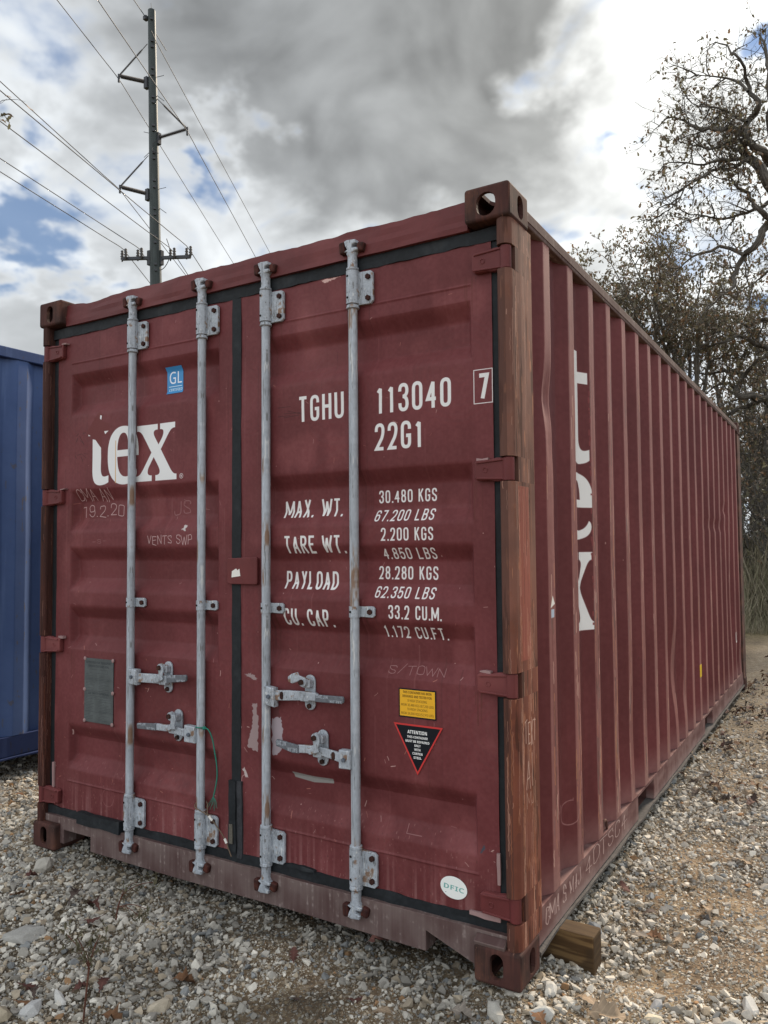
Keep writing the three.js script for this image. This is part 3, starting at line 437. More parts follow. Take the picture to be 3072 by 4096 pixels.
const postGeo = (mirror) => {
  const arc = (cx, cz, r, a0, a1, n = 5) => Array.from({ length: n + 1 }, (_, i) => { const a = lerp(a0, a1, i / n); return [cx + r * Math.cos(a), cz + r * Math.sin(a)]; });
  const X0 = CW - 0.054, full = [[X0, -0.06], ...arc(X0 + 0.016, -0.026, 0.016, Math.PI, Math.PI / 2), ...arc(CW - 0.033, -0.036, 0.028, Math.PI / 2, 0, 7), [CW - 0.003, -0.10], [CW - 0.0035, -0.205], [X0, -0.205]];
  const cut = [[X0, -0.058], [CW - 0.004, -0.058], [CW - 0.003, -0.10], [CW - 0.0035, -0.205], [X0, -0.205]];
  const list = []; let y = 2.474; for (const h of HINGE) { list.push(prism(full, h + 0.041, y), prism(cut, h - 0.041, h + 0.041)); y = h - 0.041; } list.push(prism(full, 0.117, y));
  const g = merge(list); return mirror ? mirrorX(g, CW) : g;
};
const postTex = (seed, right) => {
  const [c, ctx] = newCanvas(512, 2048), r = mulberry(seed);
  fillCanvas(ctx, 512, 2048, (i, j) => {
    const u = i / 512, v = j / 2048, n = pf(u, v, 5, 14, 5, seed), st = pf(u, v, 60, 5, 4, seed + 5), f = pf(u, v, 120, 200, 2, seed + 9);
    const chip = pf(u, v, 16, 46, 5, seed + 60), run = pf(u, v, 40, 4, 4, seed + 5), fl = pf(u, v, 40, 90, 3, seed + 77);
    const low = sst(0.42, 0.72, v + 0.1 * (n - 0.5)); let q = mixc(mixc([114, 87, 80], [144, 113, 103], sst(0.3, 0.7, run * 0.2 + n * 0.8)), mixc([108, 68, 57], [134, 87, 75], sst(0.3, 0.7, run * 0.2 + n * 0.8)), low); q = mixc(q, [132, 84, 64], sst(0.54, 0.66, chip) * (0.15 + 0.35 * low)); q = mixc(q, [68, 46, 38], sst(0.62, 0.7, pf(u, v, 30, 14, 5, seed + 31)) * 0.55); q = mixc(q, [196, 150, 122], sst(0.66, 0.72, pf(u, v, 60, 20, 4, seed + 77) * 0.7 + chip * 0.3) * 0.7);
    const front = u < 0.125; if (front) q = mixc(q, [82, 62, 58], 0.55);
    return q;
  });
  const Y = (y) => 2048 - (y - 0.118) / 2.355 * 2048;
  if (right) { // repainted stretch on the flank
    const g = ctx.createLinearGradient(0, 0, 512, 0); ctx.globalAlpha = 0.78; ctx.fillStyle = '#a5645a'; ctx.fillRect(0.21 * 512, Y(1.59), 0.155 * 512, Y(1.02) - Y(1.59)); ctx.globalAlpha = 1;
  }
  for (let i = 0; i < 820; i++) { const band = right ? (r() < 0.5 ? 0.205 + 0.03 * r() : 0.31 + 0.09 * r()) : r() * 0.4, low = r() < 0.6, y = low ? 1100 + r() * 948 : r() * 2048, x = (r() < 0.75 ? band : r() * 0.42) * 512; ctx.strokeStyle = ['rgba(206,174,158,.7)', 'rgba(176,122,88,.5)', 'rgba(64,40,34,.65)', 'rgba(214,188,176,.6)', 'rgba(150,92,66,.6)'][Math.floor(r() * 5)]; ctx.lineWidth = 0.6 + r() ** 2 * 2.2; ctx.beginPath(); ctx.moveTo(x, y); let yy = y; const l = 12 + r() ** 2 * 240; while (yy < y + l) { yy += 8; ctx.lineTo(x + (r() - 0.5) * 3, yy); } ctx.stroke(); }
  if (right) { letter(ctx, 'TEXT', 0.25 * 512, Y(0.82), 0.41 * 512, Y(0.75), 0.06, 'rgba(225,212,206,.8)', 0.15, r); letter(ctx, 'AI', 0.26 * 512, Y(0.70), 0.36 * 512, Y(0.61), 0.05, 'rgba(225,212,206,.7)', 0.15, r); letter(ctx, 'MJ', 0.27 * 512, Y(0.60), 0.37 * 512, Y(0.55), 0.05, 'rgba(225,212,206,.6)', 0.15, r); ctx.strokeStyle = 'rgba(206,176,168,.5)'; ctx.lineWidth = 1.5; ctx.beginPath(); ctx.moveTo(140, Y(1.32)); ctx.lineTo(150, Y(1.40)); ctx.lineTo(158, Y(1.33)); ctx.lineTo(170, Y(1.41)); ctx.lineTo(172, Y(1.3)); ctx.stroke(); }
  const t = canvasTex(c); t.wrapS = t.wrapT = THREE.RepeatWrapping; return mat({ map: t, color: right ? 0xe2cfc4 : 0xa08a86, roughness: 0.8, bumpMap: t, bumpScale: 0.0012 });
};
const bolt = (x, y, z, r = 0.0095) => { const g = new THREE.CylinderGeometry(r, r, 0.009, 6); g.rotateX(Math.PI / 2); g.translate(x, y, z + 0.0045); return boxUV(g); };
const sideTex = (() => {
  const [c, ctx] = newCanvas(2048, 1024), r = mulberry(77), LZ = SZ0 - SZ1, LY = SY1 - SY0;
  fillCanvas(ctx, 2048, 1024, (i, j) => {
    const u = i / 2048, v = j / 1024, n = pf(u, v, 10, 5, 4, 700), st = pf(u, v, 260, 4, 3, 705), f = pf(u, v, 300, 150, 2, 710), z = SZ0 - u * LZ, crest = sideDepth(z) < 0.002 ? 1 : 0;
    let q = mixc([91, 43, 44], [104, 51, 52], sst(0.3, 0.7, n * 0.75 + st * 0.25)); if (crest) q = mixc(q, [152, 108, 101], 0.62 + 0.5 * (st - 0.5) + 0.4 * (n - 0.5)); q = mixc(q, [140, 112, 106], sst(0.93, 1, v) * 0.5); const g = (f - 0.5) * 10; return [q[0] + g, q[1] + g, q[2] + g];  // crest colour: chalky worn paint, plus some of the side light painted in
  });
  const X = (z) => (SZ0 - z) / LZ * 2048, Y = (y) => 1024 - (y - SY0) / LY * 1024;
  for (let k = 0; k < 20; k++) { // crests rubbed bare
    const z = FLAT0 - k * PITCH, wear = [0.25, 0.5, 1, 1, 0.8, 0.6, 0.5, 0.4][k] ?? 0.3;
    for (let i = 0; i < 90 * wear; i++) { const x = X(z + 0.006 + r() * 0.062), y0 = r() < 0.75 ? 1.35 * r() ** 1.2 + 0.2 : 0.2 + 2.2 * r(), l = (0.02 + r() * 0.14); ctx.strokeStyle = ['rgba(96,70,60,.75)', 'rgba(206,176,160,.7)', 'rgba(176,124,92,.7)', 'rgba(92,88,88,.6)', 'rgba(70,40,36,.6)'][Math.floor(r() * 5)]; ctx.lineWidth = 0.6 + r() * (k < 4 ? 2.2 : 1.4); ctx.beginPath(); let yy = Y(y0); const y1 = Y(y0 + l); ctx.moveTo(x, yy); while (yy > y1) { yy -= 5; ctx.lineTo(x + (r() - 0.5) * 2, yy); } ctx.stroke(); }
  }
  for (let i = 0; i < 60; i++) { ctx.fillStyle = ['rgba(80,52,44,.7)', 'rgba(205,180,170,.6)'][i % 2]; ctx.fillRect(r() * 2048, r() * 1024, 1 + r() * 2, 1 + r() * 4); }
  for (let i = 0; i < 12; i++) { ctx.fillStyle = 'rgba(112,70,50,.5)'; ctx.fillRect(X(-0.53 + r() * .03), Y(0.62 + r() * 0.07), 3, 5); }
  // what is left of the big upright letters, in one trough of the corrugation
  ctx.save(); ctx.beginPath(); ctx.rect(X(-0.703), 0, X(-0.913) - X(-0.703), 1024); ctx.clip();
  for (const [ch, top, bot] of [['t', 2.215, 1.735], ['e', 1.70, 1.42], ['x', 1.37, 1.045]]) logoLetter(ctx, ch, X(ch === 't' ? -0.752 : -0.70), Y(top), X(ch === 't' ? -0.906 : -0.918), Y(bot), '#dededc');
  ctx.restore();
  for (let i = 0; i < 30; i++) { ctx.fillStyle = '#7a3d3d'; ctx.fillRect(X(-0.90 - .008 * r()), Y(1.05 + 1.1 * r()), 3, 3 + 8 * r()); }
  ctx.fillStyle = '#dedcd6'; ctx.beginPath(); ctx.moveTo(X(-0.366), Y(1.17)); ctx.lineTo(X(-0.388), Y(1.215)); ctx.lineTo(X(-0.412), Y(1.183)); ctx.fill(); ctx.fillStyle = '#a9b6c6'; ctx.fillRect(X(-0.372), Y(1.165), X(-0.404) - X(-0.372), Y(1.135) - Y(1.165));
  ctx.fillStyle = '#dcdad6'; ctx.fillRect(X(-5.36), Y(2.45), 3, Y(2.33) - Y(2.45)); letter(ctx, 'UM', X(-5.42), Y(0.60), X(-5.62), Y(0.5), 0.16, '#dcdad6');
  ctx.strokeStyle = 'rgba(206,172,166,.55)'; ctx.lineWidth = 1.3; for (const [z, y, a] of [[-0.47, 0.5, 0.05], [-0.5, 0.42, 0.04], [-0.6, 0.38, 0.05]]) { ctx.beginPath(); ctx.arc(X(z), Y(y), a * 400, 0, 5); ctx.stroke(); }
  return mat({ map: canvasTex(c), roughness: 0.6 });
})();
const railTex = (() => { // dusty bottom rail with chalk marks
  const [c, ctx] = newCanvas(2048, 128), r = mulberry(12);
  fillCanvas(ctx, 2048, 128, (i, j) => { const u = i / 2048, v = j / 128, n = pf(u, v, 40, 3, 4, 800), st = pf(u, v, 200, 2, 3, 805); let q = mixc([94, 62, 60], [124, 96, 92], sst(0.3, 0.7, n * 0.6 + st * 0.4)); return mixc(q, [152, 140, 134], sst(0.45, 1, v) * 0.55 * (0.6 + 0.6 * n)); });
  const X = (z) => -z / 6 * 2048, Y = (y) => 128 - (y - 0.05) / 0.13 * 128;
  letter(ctx, 'CMA', X(-0.26), Y(0.155), X(-0.41), Y(0.10), 0.045, 'rgba(220,200,192,.6)', 0.2, r); letter(ctx, 'S', X(-0.45), Y(0.16), X(-0.49), Y(0.1), 0.045, 'rgba(220,200,192,.6)', 0.2, r); letter(ctx, 'MAJ', X(-0.53), Y(0.155), X(-0.66), Y(0.1), 0.045, 'rgba(220,200,192,.6)', 0.2, r); letter(ctx, '40TSC4', X(-0.72), Y(0.165), X(-1.36), Y(0.1), 0.045, 'rgba(220,200,192,.6)', 0.2, r);
  return mat({ map: canvasTex(c), roughness: 0.9 });
})();
const railGeo = () => { // outer face at x = 2.427 with two fork pockets and a flange along the foot
  const gaps = [[-1.60, -1.95], [-3.61, -3.96]], list = []; let z = -0.178;
  for (const [a, b] of [...gaps, [-CL + 0.178, 0]]) { list.push(box(2.384, 2.427, 0.0585, 0.178, a, z, 0.003)); z = b; }
  for (const [a, b] of gaps) list.push(box(2.384, 2.4265, 0.164, 0.1775, b + 0.0005, a - 0.0005, 0.001));
  for (const g of list) { const p = g.attributes.position, uv = g.attributes.uv; for (let i = 0; i < p.count; i++) uv.setXY(i, -p.getZ(i) / 6, (p.getY(i) - 0.05) / 0.13); }
  return merge(list);
};
const bentFlange = () => { // the foot of the rail, knocked about
  const n = createNoise2D(mulberry(4)), g = new THREE.BoxGeometry(0.062, 0.010, CL - 0.37, 2, 1, 120), p = g.attributes.position;
  for (let i = 0; i < p.count; i++) { const z = p.getZ(i), out = p.getX(i) > 0 ? 1 : 0; p.setY(i, p.getY(i) + out * (0.006 * n(z * 2.2, 1) + 0.003 * n(z * 8, 4) - 0.006)); p.setX(i, p.getX(i) + out * 0.004 * n(z * 3, 8)); }
  g.translate(2.406, 0.053, -CL / 2); const q = g.toNonIndexed(); q.computeVertexNormals(); return boxUV(q);
};
const roofGeo = () => box(0.012, CW - 0.012, 2.515, 2.556, -CL + 0.18, -0.179, 0.004);
const railFlat = (g, w) => mirrorX(g, w);

const red = thing('shipping_container', 'dark red steel container with galvanised locking bars and white lettering on its closed doors', 'container');
{
  const P = (n, g, m, p = red) => part(n, g, m, p);
  castings(red, mat({ map: rep(T.rust, 2.2, 2.2), color: 0xd6cccb, roughness: 0.85, bumpMap: rep(T.rust, 2.2, 2.2), bumpScale: 0.002 }));
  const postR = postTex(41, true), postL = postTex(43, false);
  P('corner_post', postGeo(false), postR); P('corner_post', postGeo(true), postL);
  for (const s of [0, 1]) { const g = box(CW - 0.16, CW - 0.004, 0.117, 2.474, -CL + 0.004, -CL + 0.2, 0.004); P('corner_post', s ? g : mirrorX(g, CW), MAT.rust); }
  // header over the doors, its upper lip bent
  const hn = createNoise2D(mulberry(8)), hg = new THREE.BoxGeometry(CW - 0.326, 0.094, 0.146, 90, 5, 1), hp = hg.attributes.position;
  for (let i = 0; i < hp.count; i++) { const x = hp.getX(i) + CW / 2, up = sst(-0.01, 0.047, hp.getY(i)); hp.setY(i, hp.getY(i) + up * (0.004 * hn(x * 4, 1) + 0.0025 * hn(x * 13, 5) + 0.008 - 0.012 * Math.exp(-(((x - 0.36) / 0.12) ** 2)))); hp.setZ(i, hp.getZ(i) + (hp.getZ(i) > 0 ? 0.003 * hn(x * 3, hp.getY(i) * 20) - up * 0.006 : 0)); }
  hg.translate(CW / 2, 2.511, -0.105); const hq = hg.toNonIndexed(); hq.computeVertexNormals(); P('door_header', boxUV(hq), MAT.red);
  const sill = [[0.054, 0.152], [0.054, 0.1195], [0.1635, 0.1195], [0.1635, 0.033], [0.188, 0.033], [0.188, 0.097], [0.376, 0.097], [0.376, 0.033], [0.9, 0.029], [1.5, 0.036], [2.088, 0.032], [2.088, 0.1], [2.272, 0.1], [2.272, 0.033], [2.275, 0.033], [2.275, 0.1195], [CW - 0.054, 0.1195], [CW - 0.054, 0.152]];
  P('door_sill', extr(sill, 0.07, 0.002, -0.03), MAT.dust);
  P('fork_pocket', [box(0.18, 0.384, 0.0975, 0.105, -1.2, -0.1005, 0.001), box(0.3765, 0.384, 0.034, 0.097, -1.2, -0.1005, 0.001), box(0.166, 0.1875, 0.03, 0.0965, -1.2, -0.1005, 0.001)], MAT.rust);
  P('fork_pocket', [box(2.08, 2.275, 0.1005, 0.107, -1.2, -0.1005, 0.001), box(2.08, 2.0875, 0.034, 0.1, -1.2, -0.1005, 0.001)], MAT.rust);
  P('sill_lip', (() => { const g = new RoundedBoxGeometry(0.105, 0.03, 0.034, 2, 0.004); g.rotateX(0.5); g.translate(2.33, 0.123, -0.02); return boxUV(g); })(), MAT.dust);
  P('floor', box(0.02, CW - 0.06, 0.115, 0.15, -CL + 0.1, -0.13, 0.002), MAT.dark);
  for (let k = 0; k < 16; k++) P('cross_member', box(0.03, CW - 0.056, 0.055, 0.1148, -0.62 - k * 0.34 - 0.03, -0.62 - k * 0.34, 0.002), MAT.rust);
  const dents = [[-0.385, 1.93, 0.05, 0.09, 0.022], [-0.40, 1.75, 0.03, 0.06, 0.006], [-2.62, 0.62, 0.12, 0.22, 0.03], [-2.5, 0.8, 0.1, 0.1, 0.01], [-2.9, 0.45, 0.06, 0.12, 0.012], [-4.4, 1.55, 0.5, 0.03, 0.012], [-3.9, 0.62, 0.05, 0.12, 0.02], [-5.2, 0.9, 0.2, 0.5, 0.012], [-5.6, 0.35, 0.12, 0.14, 0.02], [-1.6, 0.5, 0.2, 0.2, 0.006], [-4.9, 1.7, 0.2, 0.03, .012]];
  P('side_panel', sideGeo(dents), sideTex);
  P('side_panel', mirrorX(sideGeo([]), CW), MAT.red);
  const tr = () => box(2.372, 2.431, 2.5, 2.556, -CL + 0.178, -0.178, 0.006);
  P('top_rail', [tr(), box(2.4305, 2.4335, 2.515, 2.54, -CL + 0.178, -0.178, 0.001)], MAT.dust); P('top_rail', mirrorX(tr(), CW), MAT.dust);
  P('bottom_rail', railGeo(), railTex); P('bottom_rail', mirrorX(railGeo(), CW), railTex);
  P('rail_flange', bentFlange(), MAT.grey); P('rail_flange', mirrorX(bentFlange(), CW), MAT.grey);
  for (const [a, b] of [[-1.60, -1.95], [-3.61, -3.96]]) P('fork_pocket', [box(0.06, 2.383, 0.1555, 0.1635, b, a, 0.001), box(0.06, 2.383, 0.059, 0.155, a, a + 0.008, 0.001), box(0.06, 2.383, 0.059, 0.155, b - 0.008, b, 0.001), box(0.06, 2.383, 0.0582, 0.0588, b, a, 0)], MAT.rust);
  P('roof', roofGeo(), MAT.red); P('rear_wall', box(0.16, CW - 0.16, 0.06, 2.55, -CL + 0.012, -CL + 0.06, 0.004), MAT.red);
  const hook = part('lashing_hook', tube([V(2.418, 0.17, -1.0), V(2.418, 0.2, -1.005), V(2.42, 0.222, -1.03), V(2.42, 0.212, -1.055), V(2.42, 0.18, -1.062)], 0.006, 20, 8), MAT.rust, red);
  P('yellow_sticker', box(SX - 0.0005, SX + 0.0012, 0.475, 0.56, FLAT0 - 11 * PITCH + 0.004, FLAT0 - 11 * PITCH + 0.068, 0), mat({ color: 0xd8b521, roughness: 0.5 }));

  // doors with their rubber, hinges, plates and stickers
  const hinge = (y) => {
    const blade = extr([[2.29, y - 0.026], [2.3, y - 0.034], [2.345, y - 0.034], [2.365, y - 0.039], [2.412, y - 0.039], [2.412, y + 0.039], [2.37, y + 0.039], [2.345, y + 0.034], [2.3, y + 0.034], [2.29, y + 0.026]], 0.024, 0.005, -0.026);
    const ribs = [extr([[2.30, y + 0.022], [2.40, y + 0.028], [2.40, y + 0.034], [2.30, y + 0.03]], 0.006, 0.002, -0.021), extr([[2.30, y - 0.03], [2.40, y - 0.035], [2.40, y - 0.029], [2.30, y - 0.023]], 0.006, 0.002, -0.021), boxUV(new THREE.TorusGeometry(0.008, 0.0016, 6, 18).translate(2.33, y, -0.0255))];
    const pin = boxUV(lathe([[0.0001, -0.039], [0.017, -0.039], [0.019, -0.036], [0.019, 0.036], [0.017, 0.039], [0.0001, 0.039]], 2.410, y, -0.034)); return merge([blade, ...ribs, pin]);
  };
  const doors = [['door', 0.088, 1.205, 0.187, 1.13, 0.08, MDL, true], ['door', 1.251, 2.352, 1.356, 2.276, 1.24, MDR, false]].map(([n, a, b, xa, xb, t, m, left]) => {
    const d = P(n, doorGeo(a, b, xa, xb, t), m); d.userData.label = left ? 'left door with the torn white logo and the grey data plate' : 'right door with the white numbers and warning stickers';
    for (const y of HINGE) { const g = hinge(y); P('hinge', left ? mirrorX(g, CW) : g, MAT.red, d); }
    return d;
  });
  const [DL, DR] = doors;
  for (const y of HINGE.slice(0, 3)) for (const [d, x] of [[DL, 0.15], [DR, 2.318]]) if (!(y > 2 && d === DR)) P('sealant', wavy(x - 0.02, x + 0.02, y + 0.034, y + 0.041, -0.046, -0.03, 0.004, y * 100 + x * 10), MAT.sealant, d);
  P('gasket', wavy(0.05, CW - 0.05, 2.417, 2.464, -0.10, -0.046, 0.003, 1), MAT.rubber); P('gasket', wavy(1.2045, 1.2515, 0.186, 2.417, -0.10, -0.047, 0.0012, 2), MAT.rubber);
  P('gasket', wavy(0.048, 0.0885, 0.2, 2.417, -0.10, -0.054, 0.001, 3), MAT.rubber); P('gasket', wavy(2.3515, 2.39, 0.2, 2.417, -0.10, -0.054, 0.001, 4), MAT.rubber);
  P('gasket', wavy(0.05, CW - 0.05, 0.146, 0.19, -0.10, -0.046, 0.004, 5), MAT.rubber);
  P('gasket_flap', wavy(0.294, 0.577, 0.148, 0.199, -0.044, -0.018, 0.003, 6), MAT.tape); P('gasket_flap', wavy(1.199, 1.235, 0.19, 0.47, -0.046, -0.034, 0.003, 7), MAT.tape); P('gasket_flap', wavy(1.236, 1.262, 0.17, 0.47, -0.049, -0.041, 0.003, 9), mat({ map: rep(T.grey, 3, 3), color: 0x80848c, roughness: 0.9 }));
  P('gasket_flap', wavy(1.205, 1.222, 0.225, 0.30, -0.034, -0.03, 0.002, 14), mat({ map: rep(T.grey, 3, 3), color: 0xc8c4b4, roughness: 0.9 }));
  P('sealant', wavy(0.081, 0.094, 0.275, 0.39, -0.052, -0.043, 0.0015, 11), MAT.sealant, DL); P('sealant', wavy(2.345, 2.355, 0.30, 0.40, -0.05, -0.042, 0.0015, 12), MAT.sealant, DR); P('sealant', wavy(2.245, 2.355, 0.184, 0.199, -0.05, -0.04, 0.003, 13), MAT.sealant, DR); P('sealant', wavy(1.45, 1.62, 0.186, 0.2, -0.05, -0.04, 0.005, 15), MAT.tape, DR);
  P('lock_plate', extr([[1.19, 1.258], [1.2, 1.25], [1.344, 1.25], [1.348, 1.256], [1.348, 1.352], [1.342, 1.358], [1.195, 1.354], [1.19, 1.348]], 0.014, 0.003, -0.033), MAT.red, DR);
  P('sticker_scrap', extr([[1.216, 1.277], [1.262, 1.283], [1.257, 1.312], [1.247, 1.305], [1.24, 1.313], [1.218, 1.302]], 0.0016, 0, -0.0318), MAT.white, DR);
  // stickers
  const stick = (w, h, k, draw) => { const [c, ctx] = newCanvas(Math.round(w * k), Math.round(h * k)); draw(ctx, c.width, c.height); return mat({ map: canvasTex(c), roughness: 0.4 }); };
  const sheet = (x0, x1, y0, y1, off, n = 24, shape) => { // follows the corrugated door skin, a millimetre proud of it
    const pos = [], uv = [], idx = []; for (let j = 0; j <= n; j++) for (let i = 0; i <= 8; i++) { let u = i / 8, v = j / n, x = lerp(x0, x1, u), y = lerp(y0, y1, v); if (shape) [x, y, u, v] = shape(u, v); pos.push(x, y, DZ - doorDepth(y) + off); uv.push(u, v); }
    for (let j = 0; j < n; j++) for (let i = 0; i < 8; i++) { const a = j * 9 + i; idx.push(a, a + 1, a + 9, a + 1, a + 10, a + 9); }
    const g = new THREE.BufferGeometry(); g.setIndex(idx); g.setAttribute('position', new THREE.Float32BufferAttribute(pos, 3)); g.setAttribute('uv', new THREE.Float32BufferAttribute(uv, 2)); g.computeVertexNormals(); return g;
  };
  const txt = (ctx, s, x, y, size, wd, col, font = 'bold', fam = 'sans-serif') => { ctx.font = `${font} ${size}px ${fam}`; ctx.fillStyle = col; ctx.textAlign = 'center'; ctx.textBaseline = 'alphabetic'; const m = ctx.measureText(s).width; ctx.save(); ctx.translate(x, y); ctx.scale(wd / m, 1); ctx.fillText(s, 0, 0); ctx.restore(); };
  const g0 = onDoor([600 + 490 / 8.295, 1400 + 540 / 8.295]), g1 = onDoor([600 + 1110 / 8.295, 1400 + 1340 / 8.295]);
  const gl = stick(0.113, 0.117, 2400, (c, w, h) => { c.fillStyle = '#3f87bd'; c.fillRect(0, 0, w, h); txt(c, 'GL', w * 0.52, h * 0.62, h * 0.62, w * 0.82, '#e4e8f0', ''); c.fillStyle = '#e0f0f6'; c.fillRect(w * 0.1, h * 0.72, w * 0.82, h * 0.02); txt(c, 'CERTIFIED', w * 0.52, h * 0.9, h * 0.13, w * 0.84, '#e4f4f8', 'italic'); });
  P('blue_sticker', sheet(g0[0], g1[0], 2.075, 2.192, 0.002), gl, DL);
  P('yellow_sticker', sheet(1.9805, 2.1275, 0.8005, 0.9005, 0.0028, 4), stick(0.147, 0.1, 3400, (c, w, h) => { c.fillStyle = '#16181f'; c.fillRect(0, 0, w, h); c.fillStyle = '#e0a92c'; c.fillRect(w * 0.03, h * 0.045, w * 0.94, h * 0.91); const l = [['THIS CONTAINER HAS BEEN', 0.17, 0.77, 'bold'], ['DESIGNED AND TESTED FOR:', 0.31, 0.8, 'bold'], ['8 HIGH STACKING', 0.46, 0.52, ''], ['MGW 30,480 KGS (67,200 LBS)', 0.61, 0.88, ''], ['10 HIGH STACKING', 0.75, 0.55, ''], ['MGW 24,000 KGS (52,910 LBS)', 0.9, 0.88, '']]; for (const [s, y, k, f] of l) txt(c, s, w * 0.5, h * y, h * 0.118, w * k, '#2b2110', f); }), DR);
  const tri = new THREE.ShapeGeometry(new THREE.Shape([[1.959, 0.7785], [2.053, 0.607], [2.1525, 0.7785]].map((p) => new THREE.Vector2(...p)))), tp = tri.attributes.position, tu = tri.attributes.uv; for (let i = 0; i < tp.count; i++) tu.setXY(i, (tp.getX(i) - 1.959) / 0.1935, (tp.getY(i) - 0.607) / 0.1715); tri.translate(0, 0, DZ + 0.0028);
  P('warning_triangle', tri, stick(0.1935, 0.1715, 3000, (c, w, h) => { c.fillStyle = '#c03a38'; c.fillRect(0, 0, w, h); c.fillStyle = '#12161d'; c.beginPath(); c.moveTo(w * 0.05, h * 0.035); c.lineTo(w * 0.95, h * 0.035); c.lineTo(w * 0.487, h * 0.93); c.fill(); for (const [s, y, k, z] of [['ATTENTION', 0.19, 0.4, 0.095], ['THIS CONTAINER', 0.275, 0.42, 0.066], ['MUST BE REPAIRED', 0.36, 0.49, 0.066], ['ONLY', 0.44, 0.13, 0.066], ['WITH', 0.52, 0.13, 0.066], ['CORTEN', 0.60, 0.21, 0.066], ['STEEL', 0.68, 0.165, 0.066]]) txt(c, s, w * 0.487, h * y, h * z, w * k, '#f0efec'); }), DR);
  const el = new THREE.CircleGeometry(0.5, 40); el.scale(0.099, 0.073, 1); el.rotateZ(-0.08); el.translate(2.186, 0.256, DZ + 0.0028);
  P('oval_sticker', el, stick(0.1, 0.075, 2600, (c, w, h) => { c.fillStyle = '#e4e6e2'; c.fillRect(0, 0, w, h); txt(c, 'DFIC', w * 0.5, h * 0.62, h * 0.3, w * 0.8, '#79aaa4'); c.fillStyle = '#46546a'; c.fillRect(w * 0.2, h * 0.78, 9, 5); }), DR);
  const plate = P('data_plate', extr([[0.306, 0.606], [0.501, 0.606], [0.503, 0.896], [0.307, 0.896]], 0.004, 0.001, DZ + 0.006), (() => { const [c, ctx] = newCanvas(512, 768), r = mulberry(3); fillCanvas(ctx, 512, 768, (i, j) => { const k = 92 + 26 * (pf(i / 512, j / 768, 6, 9, 4, 900) - 0.5) + 14 * (vn(i / 2, j / 2, 999, 999, 4) - 0.5); return [k * 0.95, k, k * 1.0]; }); const w = 512, h = 768, q = '#34383c'; txt(ctx, 'APPROVED FOR TRANSPORT', w / 2, 62, 40, w * 0.88, q); txt(ctx, 'UNDER CUSTOMS SEAL', w / 2, 104, 36, w * 0.72, q); ctx.strokeStyle = q; ctx.lineWidth = 2; ctx.strokeRect(100, 132, 312, 42); for (const y of [240, 256, 390, 640]) { ctx.beginPath(); ctx.moveTo(12, y); ctx.lineTo(500, y); ctx.stroke(); } txt(ctx, 'CSC SAFETY APPROVAL', w / 2, 430, 36, w * 0.72, q); ctx.strokeRect(40, 450, 420, 36); ctx.strokeRect(250, 510, 230, 120); ctx.fillStyle = 'rgba(52,56,60,.6)'; for (let k = 0; k < 60; k++) ctx.fillRect(16 + (k % 2) * 240 + r() * 20, 190 + k * 9.2, 60 + r() * 130, 4); const t = canvasTex(c); t.wrapS = t.wrapT = THREE.RepeatWrapping; t.repeat.set(1 / 0.197, 1 / 0.29); t.offset.set(-0.306 / 0.197, -0.606 / 0.29); return mat({ map: t, roughness: 0.6, metalness: 0.3 }); })(), DL);
  for (const [x, y] of [[0.31, 0.893], [0.5, 0.893], [0.308, 0.752], [0.5, 0.748], [0.309, 0.61], [0.497, 0.608]]) P('rivet', boxUV(new THREE.SphereGeometry(0.009, 12, 8).scale(1, 1, 0.5).translate(x, y, DZ + 0.006)), MAT.sealant, plate);

  // locking bars
  const BX = [0.634, 1.055, 1.399, 1.811], BZ = -0.027, R = 0.0172;
  const camEnd = (x, s) => { // s = 1 top, -1 bottom; y measured from the bar's end outwards
    const Y0 = s > 0 ? 2.41 : 0.196, f = (y) => Y0 + s * y;
    let prof = [[0.0001, 0], [0.0235, 0], [0.0235, 0.011], [0.0185, 0.014], [0.0182, 0.058], [0.0225, 0.066], [0.0205, 0.074], [0.0001, 0.078]]; if (s < 0) prof = prof.map((p) => [p[0], -p[1]]).reverse();
    const L = lathe(prof, x, Y0, BZ, 22);
    const o = [[-0.026, 0.072], [-0.012, 0.08], [-0.02, 0.094], [-0.026, 0.112], [-0.012, 0.116], [0.022, 0.113], [0.026, 0.1], [0.01, 0.094], [0.008, 0.084], [0.03, 0.082], [0.034, 0.072], [0.01, 0.066]].map((p) => [x + p[0], f(p[1])]); if (s > 0) o.reverse();
    return merge([boxUV(L), extr(o, 0.036, 0.004, BZ + 0.021)]);
  };
  const keeper = (x, s) => { const Y0 = s > 0 ? 2.497 : 0.107, lump = (dx, dy, w, h, d, a) => { const g = new RoundedBoxGeometry(w, h, d, 3, 0.008); g.rotateZ(a); g.translate(x + dx, Y0 + s * dy, -0.03 + d / 2 - 0.012); return boxUV(g); }; return merge([lump(-0.037, 0.004, 0.026, 0.046, 0.034, 0.1), lump(0.04, -0.002, 0.03, 0.034, 0.03, -0.25)]); };
